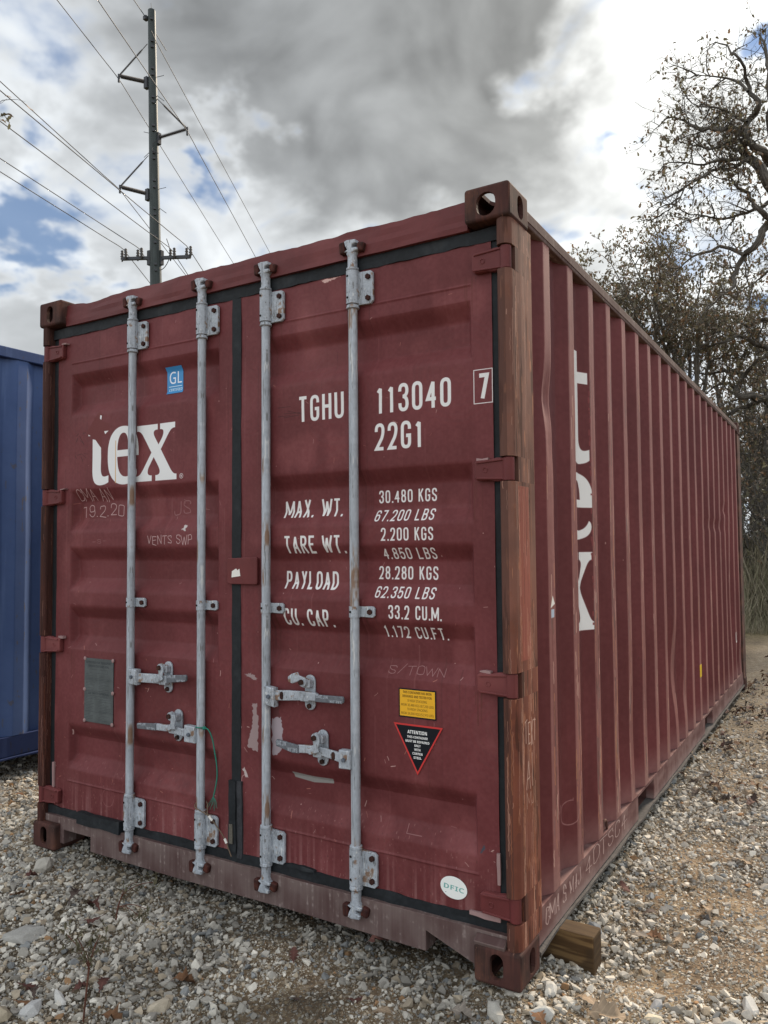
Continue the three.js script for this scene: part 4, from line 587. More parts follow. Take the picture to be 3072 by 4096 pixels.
  const bracket = (x, y) => merge([boxUV(new THREE.CylinderGeometry(0.0245, 0.0245, 0.122, 24, 1, true).translate(x, y, BZ)), boxUV(new THREE.RingGeometry(R, 0.0245, 24).rotateX(-Math.PI / 2).translate(x, y + 0.061, BZ)), boxUV(new THREE.RingGeometry(R, 0.0245, 24).rotateX(Math.PI / 2).translate(x, y - 0.061, BZ)),
    extr([[x + 0.012, y - 0.066], [x + 0.072, y - 0.066], [x + 0.082, y - 0.056], [x + 0.082, y + 0.048], [x + 0.072, y + 0.056], [x + 0.012, y + 0.058]], 0.012, 0.002, -0.034), boxUV(lathe([[R, 0], [0.0235, 0], [0.0245, 0.004], [0.022, 0.013], [R, 0.016]], x, y - 0.079, BZ)), boxUV(lathe([[R, 0], [0.023, 0], [0.023, 0.012], [R, 0.014]], x, y + 0.0612, BZ))]);
  const guide = (x) => merge([boxUV(new THREE.CylinderGeometry(0.0205, 0.0205, 0.04, 22, 1, true).translate(x, 1.161, BZ)), extr([[x + 0.01, 1.142], [x + 0.07, 1.141], [x + 0.078, 1.148], [x + 0.078, 1.174], [x + 0.07, 1.181], [x + 0.01, 1.18]], 0.010, 0.002, -0.037), box(x - 0.0245, x - 0.0195, 1.142, 1.18, -0.05, BZ, 0.001)]);
  const bars = BX.map((x, i) => {
    const b = P('locking_bar', boxUV(new THREE.CylinderGeometry(R, R, 2.21, 24).translate(x, 1.303, BZ)), MAT.galv);
    const pb = b.geometry.attributes.position, ub = b.geometry.attributes.uv; for (let k = 0; k < pb.count; k++) ub.setXY(k, (pb.getX(k) - x + (pb.getZ(k) - BZ) * 0.7) * 2 + i * 0.37, pb.getY(k) * 0.8 + i * 0.2);
    P('cam', camEnd(x, 1), MAT.galvBox, b); P('cam', camEnd(x, -1), MAT.galvBox, b); P('cam_keeper', keeper(x, 1), MAT.keeper, b); P('cam_keeper', keeper(x, -1), MAT.keeper, b);
    for (const y of [2.349, 0.258]) { P('bearing_bracket', bracket(x, y), MAT.galvBox, b); for (const dy of [0.033, -0.046]) P('bolt', bolt(x + 0.064, y + dy + (y < 1 ? 0.004 : 0), -0.034, 0.0105), MAT.bolt, b); for (const dy of [0.04, -0.04]) P('bolt_hole', boxUV(new THREE.CylinderGeometry(0.0045, 0.0045, 0.002, 10).rotateX(Math.PI / 2).translate(x - 0.008, y + dy, BZ + 0.0235)), MAT.dark, b); }
    P('guide_bracket', guide(x), MAT.galvBox, b); P('bolt', bolt(x + 0.06, 1.161, -0.037, 0.010), MAT.bolt, b); P('bolt_hole', boxUV(new THREE.CylinderGeometry(0.0045, 0.0045, 0.002, 10).rotateX(Math.PI / 2).translate(x - 0.006, 1.161, BZ + 0.02)), MAT.dark, b);
    return b;
  });
  // handles: hub on the bar, lever, catch plate on the door with its swivelling hasp
  const HZ = -0.012;
  const gripMat = (() => { const [c, ctx] = newCanvas(256, 64); fillCanvas(ctx, 256, 64, (i, j) => { const k = 104 + 30 * (pf(i / 256, j / 64, 12, 4, 4, 1200) - 0.5) + 16 * (vn(i / 2, j / 2, 999, 999, 5) - 0.5); return [k * 0.97, k, k * 1.05]; }); for (const o of [1.2, 0]) { const col = o ? 'rgba(60,64,70,.9)' : 'rgba(178,184,190,.9)'; letter(ctx, 'SAEJIN', 14 + o, 6 + o, 118 + o, 30 + o, 0.16, col); ctx.save(); ctx.translate(242 + o, 58 + o); ctx.rotate(Math.PI); letter(ctx, 'SAEJIN', 0, 0, 104, 24, 0.16, col); ctx.restore(); } return mat({ map: canvasTex(c), roughness: 0.6, metalness: 0.1 }); })();
  const fitUV = (g) => { g.computeBoundingBox(); const b = g.boundingBox, p = g.attributes.position, uv = g.attributes.uv; for (let i = 0; i < p.count; i++) uv.setXY(i, (p.getX(i) - b.min.x) / (b.max.x - b.min.x), (p.getY(i) - b.min.y) / (b.max.y - b.min.y)); return g; };
  const handle = (b, hub, lever, grip, cx, cy, hasp, dir) => {
    P('handle_hub', [extr(hub, 0.03, 0.004, HZ + 0.012)], MAT.galvBox, b); P('bolt', bolt((hub[0][0] + hub[2][0]) / 2, (hub[0][1] + hub[2][1]) / 2, HZ + 0.011, 0.008), MAT.grip, b);
    P('handle', [extr(lever, 0.013, 0.003, HZ + 0.002)], MAT.galvBox, b); P('handle_grip', fitUV(extr(grip, 0.012, 0.003, HZ + 0.005)), gripMat, b);
    const d = cx < 1.2 ? DL : DR, p = P('handle_catch', [extr(oval(cx, cy, 0.048, 0.132), 0.009, 0.003, DZ + 0.011), box(cx - 0.024, cx + 0.014, cy - 0.03, cy - 0.008, DZ + 0.008, HZ + 0.003, 0.004), box(cx - 0.018, cx + 0.018, cy + 0.02, cy + 0.052, DZ + 0.008, HZ, 0.006)], MAT.galvBox, d);
    P('handle_hasp', [extr(hasp, 0.008, 0.003, HZ + 0.016), boxUV(new THREE.CylinderGeometry(0.017, 0.018, 0.014, 20).rotateX(Math.PI / 2).translate(cx - 0.004, cy + 0.044, HZ + 0.008))], MAT.galvBox, d);
    P('catch_bolt', bolt(cx - 0.006, cy + 0.044, HZ + 0.016, 0.0105), MAT.bolt, d); P('catch_bolt', bolt(cx, cy - 0.05, DZ + 0.011, 0.0095), MAT.bolt, d);
  };
  const down = (cx, cy, k = 1) => [[cx - 0.016, cy + 0.05], [cx + 0.012, cy + 0.054], [cx + 0.016, cy + 0.03], [cx + 0.008, cy + 0.008], [cx + 0.012, cy - 0.006], [cx - 0.012, cy - 0.016 * k], [cx - 0.03, cy - 0.02], [cx - 0.044, cy - 0.008], [cx - 0.04, cy + 0.002], [cx - 0.022, cy + 0.004], [cx - 0.012, cy + 0.02]];
  handle(bars[0], [[0.645, 0.81], [0.645, 0.875], [0.70, 0.874], [0.70, 0.808]], [[0.69, 0.82], [0.69, 0.858], [0.79, 0.862], [0.86, 0.862], [0.9, 0.862], [0.9, 0.832], [0.83, 0.824]], [[0.875, 0.832], [0.875, 0.863], [0.985, 0.873], [0.99, 0.866], [0.988, 0.848], [0.98, 0.844]], 0.852, 0.85, down(0.852, 0.85), 1);
  handle(bars[1], [[0.986, 0.602], [0.986, 0.67], [1.044, 0.668], [1.044, 0.602]], [[1.0, 0.618], [0.95, 0.622], [0.88, 0.63], [0.80, 0.627], [0.80, 0.655], [0.88, 0.657], [0.95, 0.652], [1.0, 0.648]], [[0.70, 0.622], [0.697, 0.64], [0.70, 0.646], [0.815, 0.656], [0.815, 0.627]], 0.912, 0.654, down(0.925, 0.654, .6), -1);
  handle(bars[2], [[1.411, 0.795], [1.411, 0.865], [1.456, 0.86], [1.458, 0.788]], [[1.45, 0.813], [1.45, 0.85], [1.52, 0.856], [1.6, 0.858], [1.645, 0.858], [1.66, 0.85], [1.65, 0.828], [1.58, 0.824], [1.5, 0.816]], [[1.645, 0.825], [1.648, 0.852], [1.766, 0.855], [1.772, 0.85], [1.771, 0.834], [1.764, 0.829]], 1.599, 0.851, [[1.612, 0.902], [1.586, 0.9], [1.57, 0.894], [1.548, 0.886], [1.53, 0.892], [1.528, 0.91], [1.545, 0.922], [1.572, 0.93], [1.58, 0.918], [1.6, 0.914], [1.61, 0.91]], 1);
  handle(bars[3], [[1.755, 0.6], [1.755, 0.666], [1.803, 0.668], [1.803, 0.602]], [[1.766, 0.616], [1.72, 0.625], [1.66, 0.634], [1.6, 0.632], [1.55, 0.628], [1.55, 0.656], [1.6, 0.662], [1.66, 0.664], [1.72, 0.656], [1.766, 0.652]], [[1.463, 0.643], [1.46, 0.66], [1.465, 0.668], [1.57, 0.657], [1.57, 0.628], [1.54, 0.626]], 1.657, 0.653, down(1.657, 0.653), -1);
  for (const [x, y, b] of [[1.488, 0.834, 2], [1.725, 0.638, 3]]) P('rust_patch', extr(oval(x, y, 0.016, 0.03), 0.0012, 0, HZ + 0.0027), MAT.bolt, bars[b]);
}
// green cord knotted round the second bar and a wire seal looped round its foot
tag(part('green_cord', [
  boxUV(new THREE.TorusGeometry(0.0195, 0.0028, 6, 24).rotateX(Math.PI / 2 - 0.12).translate(1.055, 0.664, -0.027)), boxUV(new THREE.SphereGeometry(0.008, 10, 8).translate(1.088, 0.667, -0.012)),
  boxUV(tube([V(1.088, 0.668, -0.012), V(1.11, 0.664, -0.012), V(1.124, 0.63, -0.02), V(1.132, 0.585, -0.024), V(1.14, 0.52, -0.03), V(1.137, 0.47, -0.035), V(1.127, 0.42, -0.034), V(1.12, 0.39, -0.032)], 0.0028, 40, 6)),
  ...Array.from({ length: 7 }, (_, i) => boxUV(tube([V(1.12, 0.395, -0.032), V(1.108 + i * 0.005, 0.375, -0.03), V(1.088 + i * 0.009, 0.352 - (i % 3) * 0.006, -0.028 + (i % 2) * 0.006)], 0.0011, 8, 4))),
], mat({ color: 0x2f7565, roughness: 0.9 })), 'frayed green cord knotted round the second locking bar from the left', 'cord');
{
  const t = thing('wire_seal', 'thin brown wire seal looped round the foot of the second locking bar', 'wire seal', [0, 0, 0]);
  part('wire', [boxUV(tube([V(1.032, 0.36, -0.03), V(1.045, 0.35, -0.004), V(1.08, 0.34, 0.0), V(1.118, 0.327, -0.004), V(1.14, 0.305, -0.01), V(1.17, 0.27, -0.018), V(1.192, 0.24, -0.022), V(1.21, 0.2, -0.026), V(1.222, 0.178, -0.026)], 0.0022, 40, 6)), boxUV(tube([V(1.075, 0.365, -0.04), V(1.1, 0.362, -0.02), V(1.112, 0.345, -0.006), V(1.118, 0.327, -0.003)], 0.0022, 14, 6))], mat({ color: 0x6d5c4c, roughness: 0.7 }), t);
  part('ferrule', boxUV(cyl(0.005, 0.005, V(1.122, 0.325, -0.005), V(1.136, 0.308, -0.009), 10)), MAT.white, t); part('ferrule', boxUV(cyl(0.005, 0.005, V(1.190, 0.243, -0.022), V(1.199, 0.226, -0.024), 10)), MAT.white, t);
}
// the blue container alongside
const blue = thing('shipping_container', 'blue corrugated container at the left edge, standing beside the dark red one', 'container', [-1.05 - CW, 0.085, 0.32]);
{
  const P = (n, g, m, p = blue) => part(n, g, m, p), cz = mat({ map: rep(T.rust, 2, 2), color: 0x8fa0d0, roughness: 0.8 });
  castings(blue, cz);
  const post = () => box(CW - 0.075, CW - 0.004, 0.117, 2.474, -0.2, -0.006, 0.008);
  for (const z of [0, -CL + 0.206]) for (const s of [0, 1]) { const g = post(); g.translate(0, 0, z); P('corner_post', s ? mirrorX(g, CW) : g, MAT.blue); }
  const bg = sideGeo([[-1.1, 1.9, 0.3, 0.4, 0.008], [-1.3, 0.5, 0.2, 0.3, 0.012]]); const uvb = bg.attributes.uv; for (let i = 0; i < uvb.count; i++) uvb.setXY(i, uvb.getX(i) * 4, uvb.getY(i) * 1.6);
  P('side_panel', bg, MAT.blue); P('side_panel', mirrorX(bg, CW), MAT.blue);
  const worn = mat({ map: rep(T.blue, 1.5, 1.5), color: 0xd0d2d8, roughness: 0.7 }), navy = mat({ map: rep(T.blue, 0.7, 0.7), color: 0x8a8fa6, roughness: 0.8 });
  const tr = () => box(2.372, 2.436, 2.496, 2.562, -CL + 0.178, -0.178, 0.006);
  P('top_rail', tr(), worn); P('top_rail', mirrorX(tr(), CW), worn);
  const rg = () => box(2.384, 2.427, 0.0585, 0.178, -CL + 0.178, -0.178, 0.003); P('bottom_rail', rg(), navy); P('bottom_rail', mirrorX(rg(), CW), navy);
  P('rail_flange', bentFlange(), navy); P('rail_flange', mirrorX(bentFlange(), CW), navy);
  P('roof', roofGeo(), MAT.blue); P('rear_wall', box(0.16, CW - 0.16, 0.06, 2.55, -CL + 0.012, -CL + 0.06, 0.004), MAT.blue);
  P('floor', box(0.02, CW - 0.06, 0.115, 0.15, -CL + 0.1, -0.13, 0.002), MAT.dark);
  for (const s of [0, 1]) { const d = P('door', box(0.09 + s * 1.135, 1.205 + s * 1.14, 0.19, 2.42, -0.08, -0.045, 0.004), MAT.blue); }
  P('door_header', box(0.054, CW - 0.054, 2.42, 2.556, -0.11, -0.04, 0.004), MAT.blue); P('door_sill', box(0.166, CW - 0.166, 0.04, 0.185, -0.11, -0.035, 0.004), navy);
  for (const x of [0.5, 0.95, 1.45, 1.9]) P('locking_bar', boxUV(new THREE.CylinderGeometry(0.017, 0.017, 2.4, 14).translate(x, 1.3, -0.022)), MAT.galv);
}
// timber under the rail
{
  const wood = tex(512, 512, (u, v) => { const w = v + 0.012 * pf(u, v, 3, 3, 3, 940) + .008 * Math.sin(u * 6.283), g = pf(u, w, 5, 70, 3, 945), n = pf(u, v, 5, 5, 4, 950); let c = mixc([92, 72, 50], [138, 114, 82], sst(0.3, 0.7, g)); c = mixc(c, [70, 58, 46], sst(0.55, 0.7, n) * 0.6); return vn(u * 200, v * 200, 200, 200, 9) > 0.97 ? [60, 48, 36] : c; });
  const t = thing('timber_block', 'short sawn timber block wedged under the rail of the red container', 'timber', [2.31, -0.094, -0.415]);
  const g = new RoundedBoxGeometry(0.5, 0.143, 0.088, 3, 0.005); g.translate(0, 0.0715, 0); const b = boxUV(g, 1.6);
  part('beam', b, mat({ map: wood, color: 0xdad4ca, bumpMap: wood, bumpScale: 0.002, roughness: 0.9 }), t).rotation.y = -0.02;
}

// ---------------------------------------------------------------- power pole and its wires
const PS = (x, y) => [x / 1.5082, y / 1.5082], D0 = 36, pp = (x, y, d = D0) => at(...PS(x, y), d);
const steel = mat({ color: 0x9a9c9e, map: rep(tex(256, 512, (u, v) => { const k = 118 + 26 * (pf(u, v, 8, 8, 4, 960) - 0.5) + 22 * (pf(u, v, 40, 2, 3, 965) - 0.5); return [k * 0.94, k * 1.0, k * 0.98]; }), 2, 8), roughness: 0.55, metalness: 0.3 });
const darkSteel = mat({ color: 0x4b4c50, roughness: 0.6, metalness: 0.3 }), polymer = mat({ color: 0x54504f, roughness: 0.6 }), porcelain = mat({ color: 0x4a4644, roughness: 0.4 });
{
  const t = thing('power_pole', 'tall tapered steel power pole rising behind the dark red container', 'power pole', [-24.15, 0, -23.2]);
  const L = (v) => v.clone().sub(t.position), top = L(pp(915, 66)), mid = L(pp(940, 1685)), base = mid.clone().addScaledVector(mid.clone().sub(top), 14.2 / 12.44), ax = top.clone().sub(base);
  const shaft = cyl(0.37, 0.172, base, top, 28), dome = new THREE.SphereGeometry(0.172, 20, 8, 0, 6.3, 0, 1.57).scale(1, 0.35, 1).translate(top.x, top.y, top.z);
  part('shaft', [shaft, dome], steel, t);
  const toCam = L(CAM).setY(0).normalize(), side = V(toCam.z, 0, -toCam.x), rad = (y) => lerp(0.37, 0.172, clamp((y - base.y) / ax.y)), axis = (y) => base.clone().addScaledVector(ax, (y - base.y) / ax.y);
  for (const py of [130, 262, 297, 427, 465, 600, 632, 772, 802, 936, 970, 1102, 1142, 1272, 1307, 1437, 1475, 1606, 1642]) {
    const y = L(pp(915, py)).y, c = axis(y), f = c.clone().addScaledVector(toCam, rad(y) + 0.02); const g = new THREE.BoxGeometry(0.12, 0.09, 0.1); g.rotateY(Math.atan2(toCam.x, toCam.z)); g.translate(f.x, f.y, f.z); part('step_bracket', g, darkSteel, t);
  }
  const insul = (a, b, r, sheds) => { const d = V().subVectors(b, a), len = d.length(), q = new THREE.Quaternion().setFromUnitVectors(V(0, 1, 0), d.normalize()), pts = [[0.0001, 0], [r * 0.5, 0]]; for (let k = 0; k < sheds; k++) { const y = len * (0.06 + 0.88 * k / sheds), s = len * 0.88 / sheds; pts.push([r * 0.5, y], [r, y + s * 0.35], [r * 0.5, y + s * 0.6]); } pts.push([r * 0.45, len], [0.0001, len]); const g = lathe(pts, 0, 0, 0, 12); g.applyQuaternion(q); g.translate(a.x, a.y, a.z); return g; };
  for (const [tip, bs, st] of [[[717, 458], [885, 495], [889, 265]], [[1130, 778], [955, 832], [950, 597]], [[724, 1127], [893, 1170], [895, 938]]]) {
    const a = L(pp(...bs)), b = L(pp(...tip)), s = L(pp(...st)), d = b.clone().sub(a).normalize();
    part('post_insulator', insul(a, b, 0.10, 26), polymer, t);
    part('stay_insulator', [insul(s.clone().lerp(b, 0.18), b, 0.055, 24), cyl(0.018, 0.018, s, b, 6)], polymer, t);
    part('insulator_bracket', [box(a.x - 0.10, a.x + 0.10, a.y - 0.32, a.y + 0.22, a.z - 0.10, a.z + 0.10, 0.01)], darkSteel, t);
    part('wire_clamp', [cyl(0.05, 0.05, b.clone().add(V(0, 0.08, 0)), b.clone().add(V(0, -0.3, 0)), 8)], darkSteel, t);
    for (const dy of [0.12, -0.28]) part('bracket_bolt', cyl(0.014, 0.014, a.clone().add(V(0, dy, 0)), axis(a.y + dy).multiplyScalar(2).sub(a).add(V(0, dy, 0)).addScaledVector(d, -0.25), 6), darkSteel, t);
  }
  for (const [i, j, ins] of [[[738, 1562], [903, 1557], [[748, 1530], [843, 1525]]], [[972, 1556], [1150, 1549], [[1040, 1525], [1138, 1515]]]]) {
    const a = L(pp(...i)), b = L(pp(...j)), d = b.clone().sub(a), g = new THREE.BoxGeometry(d.length(), 0.14, 0.12); g.applyQuaternion(new THREE.Quaternion().setFromUnitVectors(V(1, 0, 0), d.clone().normalize())); g.translate((a.x + b.x) / 2, (a.y + b.y) / 2, (a.z + b.z) / 2);
    part('crossarm', g, darkSteel, t); const e = i[0] < 900 ? b : a; part('crossarm_bracket', box(e.x - 0.09, e.x + 0.09, e.y - 0.34, e.y + 0.34, e.z - 0.09, e.z + 0.09, 0.01), darkSteel, t);
    for (const q of ins) for (const o of [-0.14, 0.14]) { const c = L(pp(...q)).add(side.clone().multiplyScalar(0)).add(toCam.clone().multiplyScalar(o)).addScaledVector(side, o * 0.6); part('pin_insulator', lathe([[0.0001, -0.28], [0.035, -0.28], [0.035, -0.2], [0.085, -0.16], [0.045, -0.1], [0.09, -0.05], [0.045, 0.02], [0.085, 0.08], [0.045, 0.14], [0.075, 0.2], [0.04, 0.25], [0.0001, 0.26]], c.x, c.y - 0.06, c.z, 12), porcelain, t); }
  }
  part('ground_lead', tube([[1005, 1440], [1023, 1500], [1020, 1560], [990, 1615], [960, 1632], [932, 1630]].map((q) => L(pp(...q))), 0.02, 30, 5), darkSteel, t);
  part('ground_lead', tube([[945, 848], [920, 870], [920, 905], [955, 925]].map((q) => L(pp(...q, D0 - 0.35))), 0.018, 20, 5), darkSteel, t);
  part('tip_clamp', box(L(pp(880, 110)).x - 0.1, L(pp(880, 110)).x + 0.1, L(pp(880, 110)).y - 0.09, L(pp(880, 110)).y + 0.09, L(pp(880, 110)).z - 0.1, L(pp(880, 110)).z + 0.1, 0.02), darkSteel, t);
  part('tip_rod', cyl(0.012, 0.01, top, top.clone().add(V(-0.05, 0.4, 0)), 6), darkSteel, t);
}
{
  const wireMat = mat({ color: 0x55575c, roughness: 0.6, metalness: 0.2 });
  const wire = (label, near, ref, far) => { // a level span either side of the pole, sagging a little
    const r = pp(...ref), h = r.y - CAM.y, lv = (q) => { const p = at(...PS(...q), 1).sub(CAM); return CAM.clone().addScaledVector(p, h / p.y); }, A = lv(near), B = lv(far);
    const span = (P, Q, ext) => { const e = P.clone().lerp(Q, ext), o = []; for (let i = 0; i <= 14; i++) { const f = i / 14; const v = P.clone().lerp(e, f); o.push(v); } return o; };
    const pts = [...span(r, A, 2.2).reverse(), ...span(r, B, 1.6).slice(1)];
    tag(part('power_line', tube(pts, 0.019, 60, 5), wireMat), label, 'power line', 'wires strung past the power pole');
  };
  wire('thin earth wire running to the very top of the power pole', [808, 0], [884, 112], [960, 235]);
  wire('thinnest wire leaving the pole to the right from just below its top', [930, 225], [945, 258], [1615, 1500]);
  wire('wire hung from the upper left insulator arm of the pole', [345, 0], [715, 474], [1390, 1560]);
  wire('wire hung from the right-hand insulator arm of the pole', [590, 0], [1132, 795], [1530, 1530]);
  wire('wire hung from the lower left insulator arm of the pole', [0, 490], [722, 1145], [1105, 1640]);
  wire('wire on the far left insulator of the bottom crossarm', [0, 1035], [741, 1500], [895, 1695]);
  wire('wire on the second insulator from the left of the bottom crossarm', [0, 955], [839, 1499], [905, 1600]);
  wire('wire on the third insulator from the left of the bottom crossarm', [0, 730], [1034, 1504], [1120, 1637]);
  wire('wire on the far right insulator of the bottom crossarm', [0, 545], [1133, 1490], [1210, 1610]);
}

// ---------------------------------------------------------------- oaks
const barkTex = tex(256, 256, (u, v) => { const n = pf(u, v, 24, 5, 4, 970), f = pf(u, v, 60, 40, 2, 975), k = 92 + 76 * (n - 0.5) + 40 * (f - 0.5); return [k * 1.02, k * 0.97, k * 0.9]; });
const bark = mat({ map: barkTex, bumpMap: barkTex, bumpScale: 0.012, roughness: 0.95 });
const paleBark = mat({ map: barkTex, color: 0xffffff, bumpMap: barkTex, bumpScale: 0.015, roughness: 0.95 });
const leafShape = (n, curl, seed) => { // an oak leaf lying along +x, one unit long, lobed and cupped
  const r = mulberry(seed), half = []; const lobes = [[0, 0.02], [0.14, 0.03], [0.22, 0.10], [0.30, 0.07], [0.42, 0.21], [0.50, 0.12], [0.60, 0.27], [0.68, 0.15], [0.80, 0.22], [0.88, 0.12], [0.96, 0.12], [1.0, 0.0]];
  for (const [x, w] of n > 1 ? lobes : [[0, 0.02], [0.25, 0.1], [0.45, 0.22], [0.6, 0.14], [0.78, 0.2], [1, 0]]) half.push([x, w * (0.85 + 0.3 * r())]);
  const up = half.map(([x, w]) => [x, w]), dn = half.map(([x, w]) => [x, -w * (0.9 + 0.25 * r())]), pos = [], uv = [], idx = [], z = (x, w) => curl * (0.9 * w * w * 4 + 0.35 * Math.sin(x * 3.1) + 0.10 * Math.sin(x * 9 + w * 12 + seed));
  up.forEach(([x, w], i) => { const d = dn[i][1]; for (const y of [w, 0, d]) { pos.push(x, z(x, y), y); uv.push(x, y + 0.5); } });
  for (let i = 0; i < up.length - 1; i++) for (let k = 0; k < 2; k++) { const a = i * 3 + k; idx.push(a, a + 3, a + 1, a + 1, a + 3, a + 4); }
  const g = new THREE.BufferGeometry(); g.setIndex(idx); g.setAttribute('position', new THREE.Float32BufferAttribute(pos, 3)); g.setAttribute('uv', new THREE.Float32BufferAttribute(uv, 2)); g.computeVertexNormals(); return g;
};
const leafMat = new THREE.MeshPhysicalMaterial({ roughness: 0.75, transmission: 0.3, thickness: 0 });
const treeLeaf = [leafShape(1, 0.25, 1), leafShape(1, 0.5, 2)];
class Oak {
  constructor(seed) { this.r = mulberry(seed); this.w = { pos: [], uv: [], idx: [] }; this.t = { pos: [], uv: [], idx: [] }; this.leaves = []; this.nz = createNoise3D(mulberry(seed + 1)); }
  stem(pts, r0, r1, sides, to) {
    const b = to, n = pts.length; let N = V(0.3, 0.2, 1), len = 0;
    for (let i = 0; i < n; i++) {
      const T1 = V().subVectors(pts[Math.min(i + 1, n - 1)], pts[Math.max(i - 1, 0)]).normalize(); N.addScaledVector(T1, -N.dot(T1)); if (N.lengthSq() < 1e-6) N.set(T1.y, T1.z, T1.x).addScaledVector(T1, -T1.dot(V(T1.y, T1.z, T1.x))); N.normalize();
      const B = V().crossVectors(T1, N), rad = lerp(r0, r1, i / (n - 1)); if (i) len += pts[i].distanceTo(pts[i - 1]);
      for (let k = 0; k <= sides; k++) { const a = k / sides * 6.2832, q = rad * (r0 > 0.05 ? 1 + 0.10 * this.nz(pts[i].x * 3 + k, pts[i].y * 3, pts[i].z * 3) : 1); b.pos.push(pts[i].x + (N.x * Math.cos(a) + B.x * Math.sin(a)) * q, pts[i].y + (N.y * Math.cos(a) + B.y * Math.sin(a)) * q, pts[i].z + (N.z * Math.cos(a) + B.z * Math.sin(a)) * q); b.uv.push(k / sides * Math.max(1, Math.round(r0 * 12)), len * 1.2); }
    }
    const base = b.pos.length / 3 - n * (sides + 1), s1 = sides + 1; for (let i = 0; i < n - 1; i++) for (let k = 0; k < sides; k++) { const a = base + i * s1 + k; b.idx.push(a, a + 1, a + s1, a + 1, a + s1 + 1, a + s1); }
  }
  path(p, d, len, steps, wander, lift) { const o = [p.clone()], q = d.clone().normalize(), s = len / steps, r = this.r; for (let i = 0; i < steps; i++) { q.x += (r() - 0.5) * wander; q.y += (r() - 0.5) * wander + lift; q.z += (r() - 0.5) * wander; q.normalize(); o.push(o[o.length - 1].clone().addScaledVector(q, s)); } return o; }
  // side shoots along a limb: lvl 1 branches, 2 twigs with leaves
  shoots(pts, lvl, o) {
    const r = this.r, seg = []; let L = 0; for (let i = 1; i < pts.length; i++) { seg.push(L); L += pts[i].distanceTo(pts[i - 1]); }
    const count = Math.round(L * o.dens[lvl] * (0.8 + 0.4 * r()));
    for (let c = 0; c <= count; c++) {
      const f = c === count ? 1 : lerp(o.from[lvl], 1, (c + r()) / count), x = f * (pts.length - 1), i = Math.min(Math.floor(x), pts.length - 2), p = pts[i].clone().lerp(pts[i + 1], x - i), T1 = V().subVectors(pts[i + 1], pts[i]).normalize();
      const side = V(r() - 0.5, r() - 0.5, r() - 0.5); side.addScaledVector(T1, -side.dot(T1)).normalize();
      const d = T1.clone().multiplyScalar(c === count ? 1 : 0.35 + 0.5 * r()).addScaledVector(side, c === count ? 0.2 : 0.9); d.y += o.lift[lvl];
      const len = o.len[lvl] * (0.45 + 0.9 * r()) * (lvl === 1 ? 1 - 0.35 * f : 1), q = this.path(p, d, len, lvl >= 2 ? 3 : 5, lvl >= 2 ? 0.7 : 0.75, 0.02), rad = o.rad[lvl] * (0.6 + 0.7 * r());
      this.stem(q, rad, rad * 0.35, lvl >= 2 ? 3 : 5, this.t);
      if (lvl < o.depth) this.shoots(q, lvl + 1, o);
      if (lvl >= 2) { const nl = o.leaf[0] + Math.floor(r() * (o.leaf[1] - o.leaf[0] + 1)), keep = 0.5 + 0.5 * this.nz(p.x * 0.9, p.y * 0.9, p.z * 0.9); if (r() < keep + o.leafy) for (let k = 0; k < nl; k++) this.leaves.push([q[q.length - 1 - (k % 2)].clone().add(V((r() - 0.5) * 0.06, (r() - 0.5) * 0.06, (r() - 0.5) * 0.06)), r(), r(), r(), r()]); }
    }
  }
  limb(pts, r0, r1, o, sprout = 0) { const c = new THREE.CatmullRomCurve3(pts), n = Math.max(6, Math.round(c.getLength() / 0.22)), q = c.getPoints(n).map((p, i) => (i && i < n ? p.add(V((this.r() - 0.5) * r0 * 0.7, (this.r() - 0.5) * r0 * 0.7, (this.r() - 0.5) * r0 * 0.7)) : p)); this.stem(q, r0, r1, 8, this.w); this.shoots(q.slice(Math.floor(q.length * sprout)), 1, o); }
  build(name, label, pos, o, group, m = bark) {
    const t = thing(name, label, 'tree', pos.toArray(), group), G = (b) => { const g = new THREE.BufferGeometry(); g.setIndex(b.idx); g.setAttribute('position', new THREE.Float32BufferAttribute(b.pos, 3)); g.setAttribute('uv', new THREE.Float32BufferAttribute(b.uv, 2)); g.computeVertexNormals(); g.translate(-pos.x, -pos.y, -pos.z); return g; };
    part('trunk', G(this.w), m, t); if (this.t.idx.length) part('branches', G(this.t), bark, t);
    const mm = new THREE.Matrix4(), q = new THREE.Quaternion(), e = new THREE.Euler(), c = new THREE.Color(), tint = o.tint || 0;
    treeLeaf.forEach((g, gi) => {
      const l = this.leaves.filter((_, i) => i % 2 === gi); if (!l.length) return; const im = new THREE.InstancedMesh(g, leafMat, l.length); im.name = 'foliage'; im.userData.kind = 'stuff'; im.castShadow = im.receiveShadow = true;
      l.forEach(([p, a, b, d, k], i) => { e.set((a - 0.5) * 2.6, b * 6.283, -0.9 + (d - 0.5) * 2.2); q.setFromEuler(e); const s = o.size * (0.6 + 0.7 * k); mm.compose(p.clone().sub(pos), q, V(s, s, s)); im.setMatrixAt(i, mm); const w = (a * 7.3 + d * 3.1) % 1; im.setColorAt(i, w < 0.42 - tint * .25 ? c.setRGB(0.13, 0.115, 0.07) : w < 0.75 - tint * .3 ? c.setRGB(0.17, 0.125, 0.085) : w < 0.92 - tint * .1 ? c.setRGB(0.19, 0.165, 0.085) : c.setRGB(0.28, 0.165, 0.085)); });
      t.add(im);
    });
    return t;
  }
}
const PT = (x, y) => [2500 + x / 2.458, y / 2.458], PM = (x, y) => [2200 + x / 1.9025, 800 + y / 1.9025];
const foot = (u, d) => { const p = at(u, 2300, d); return V(p.x, gh(p.x, p.z) - 0.05, p.z); };
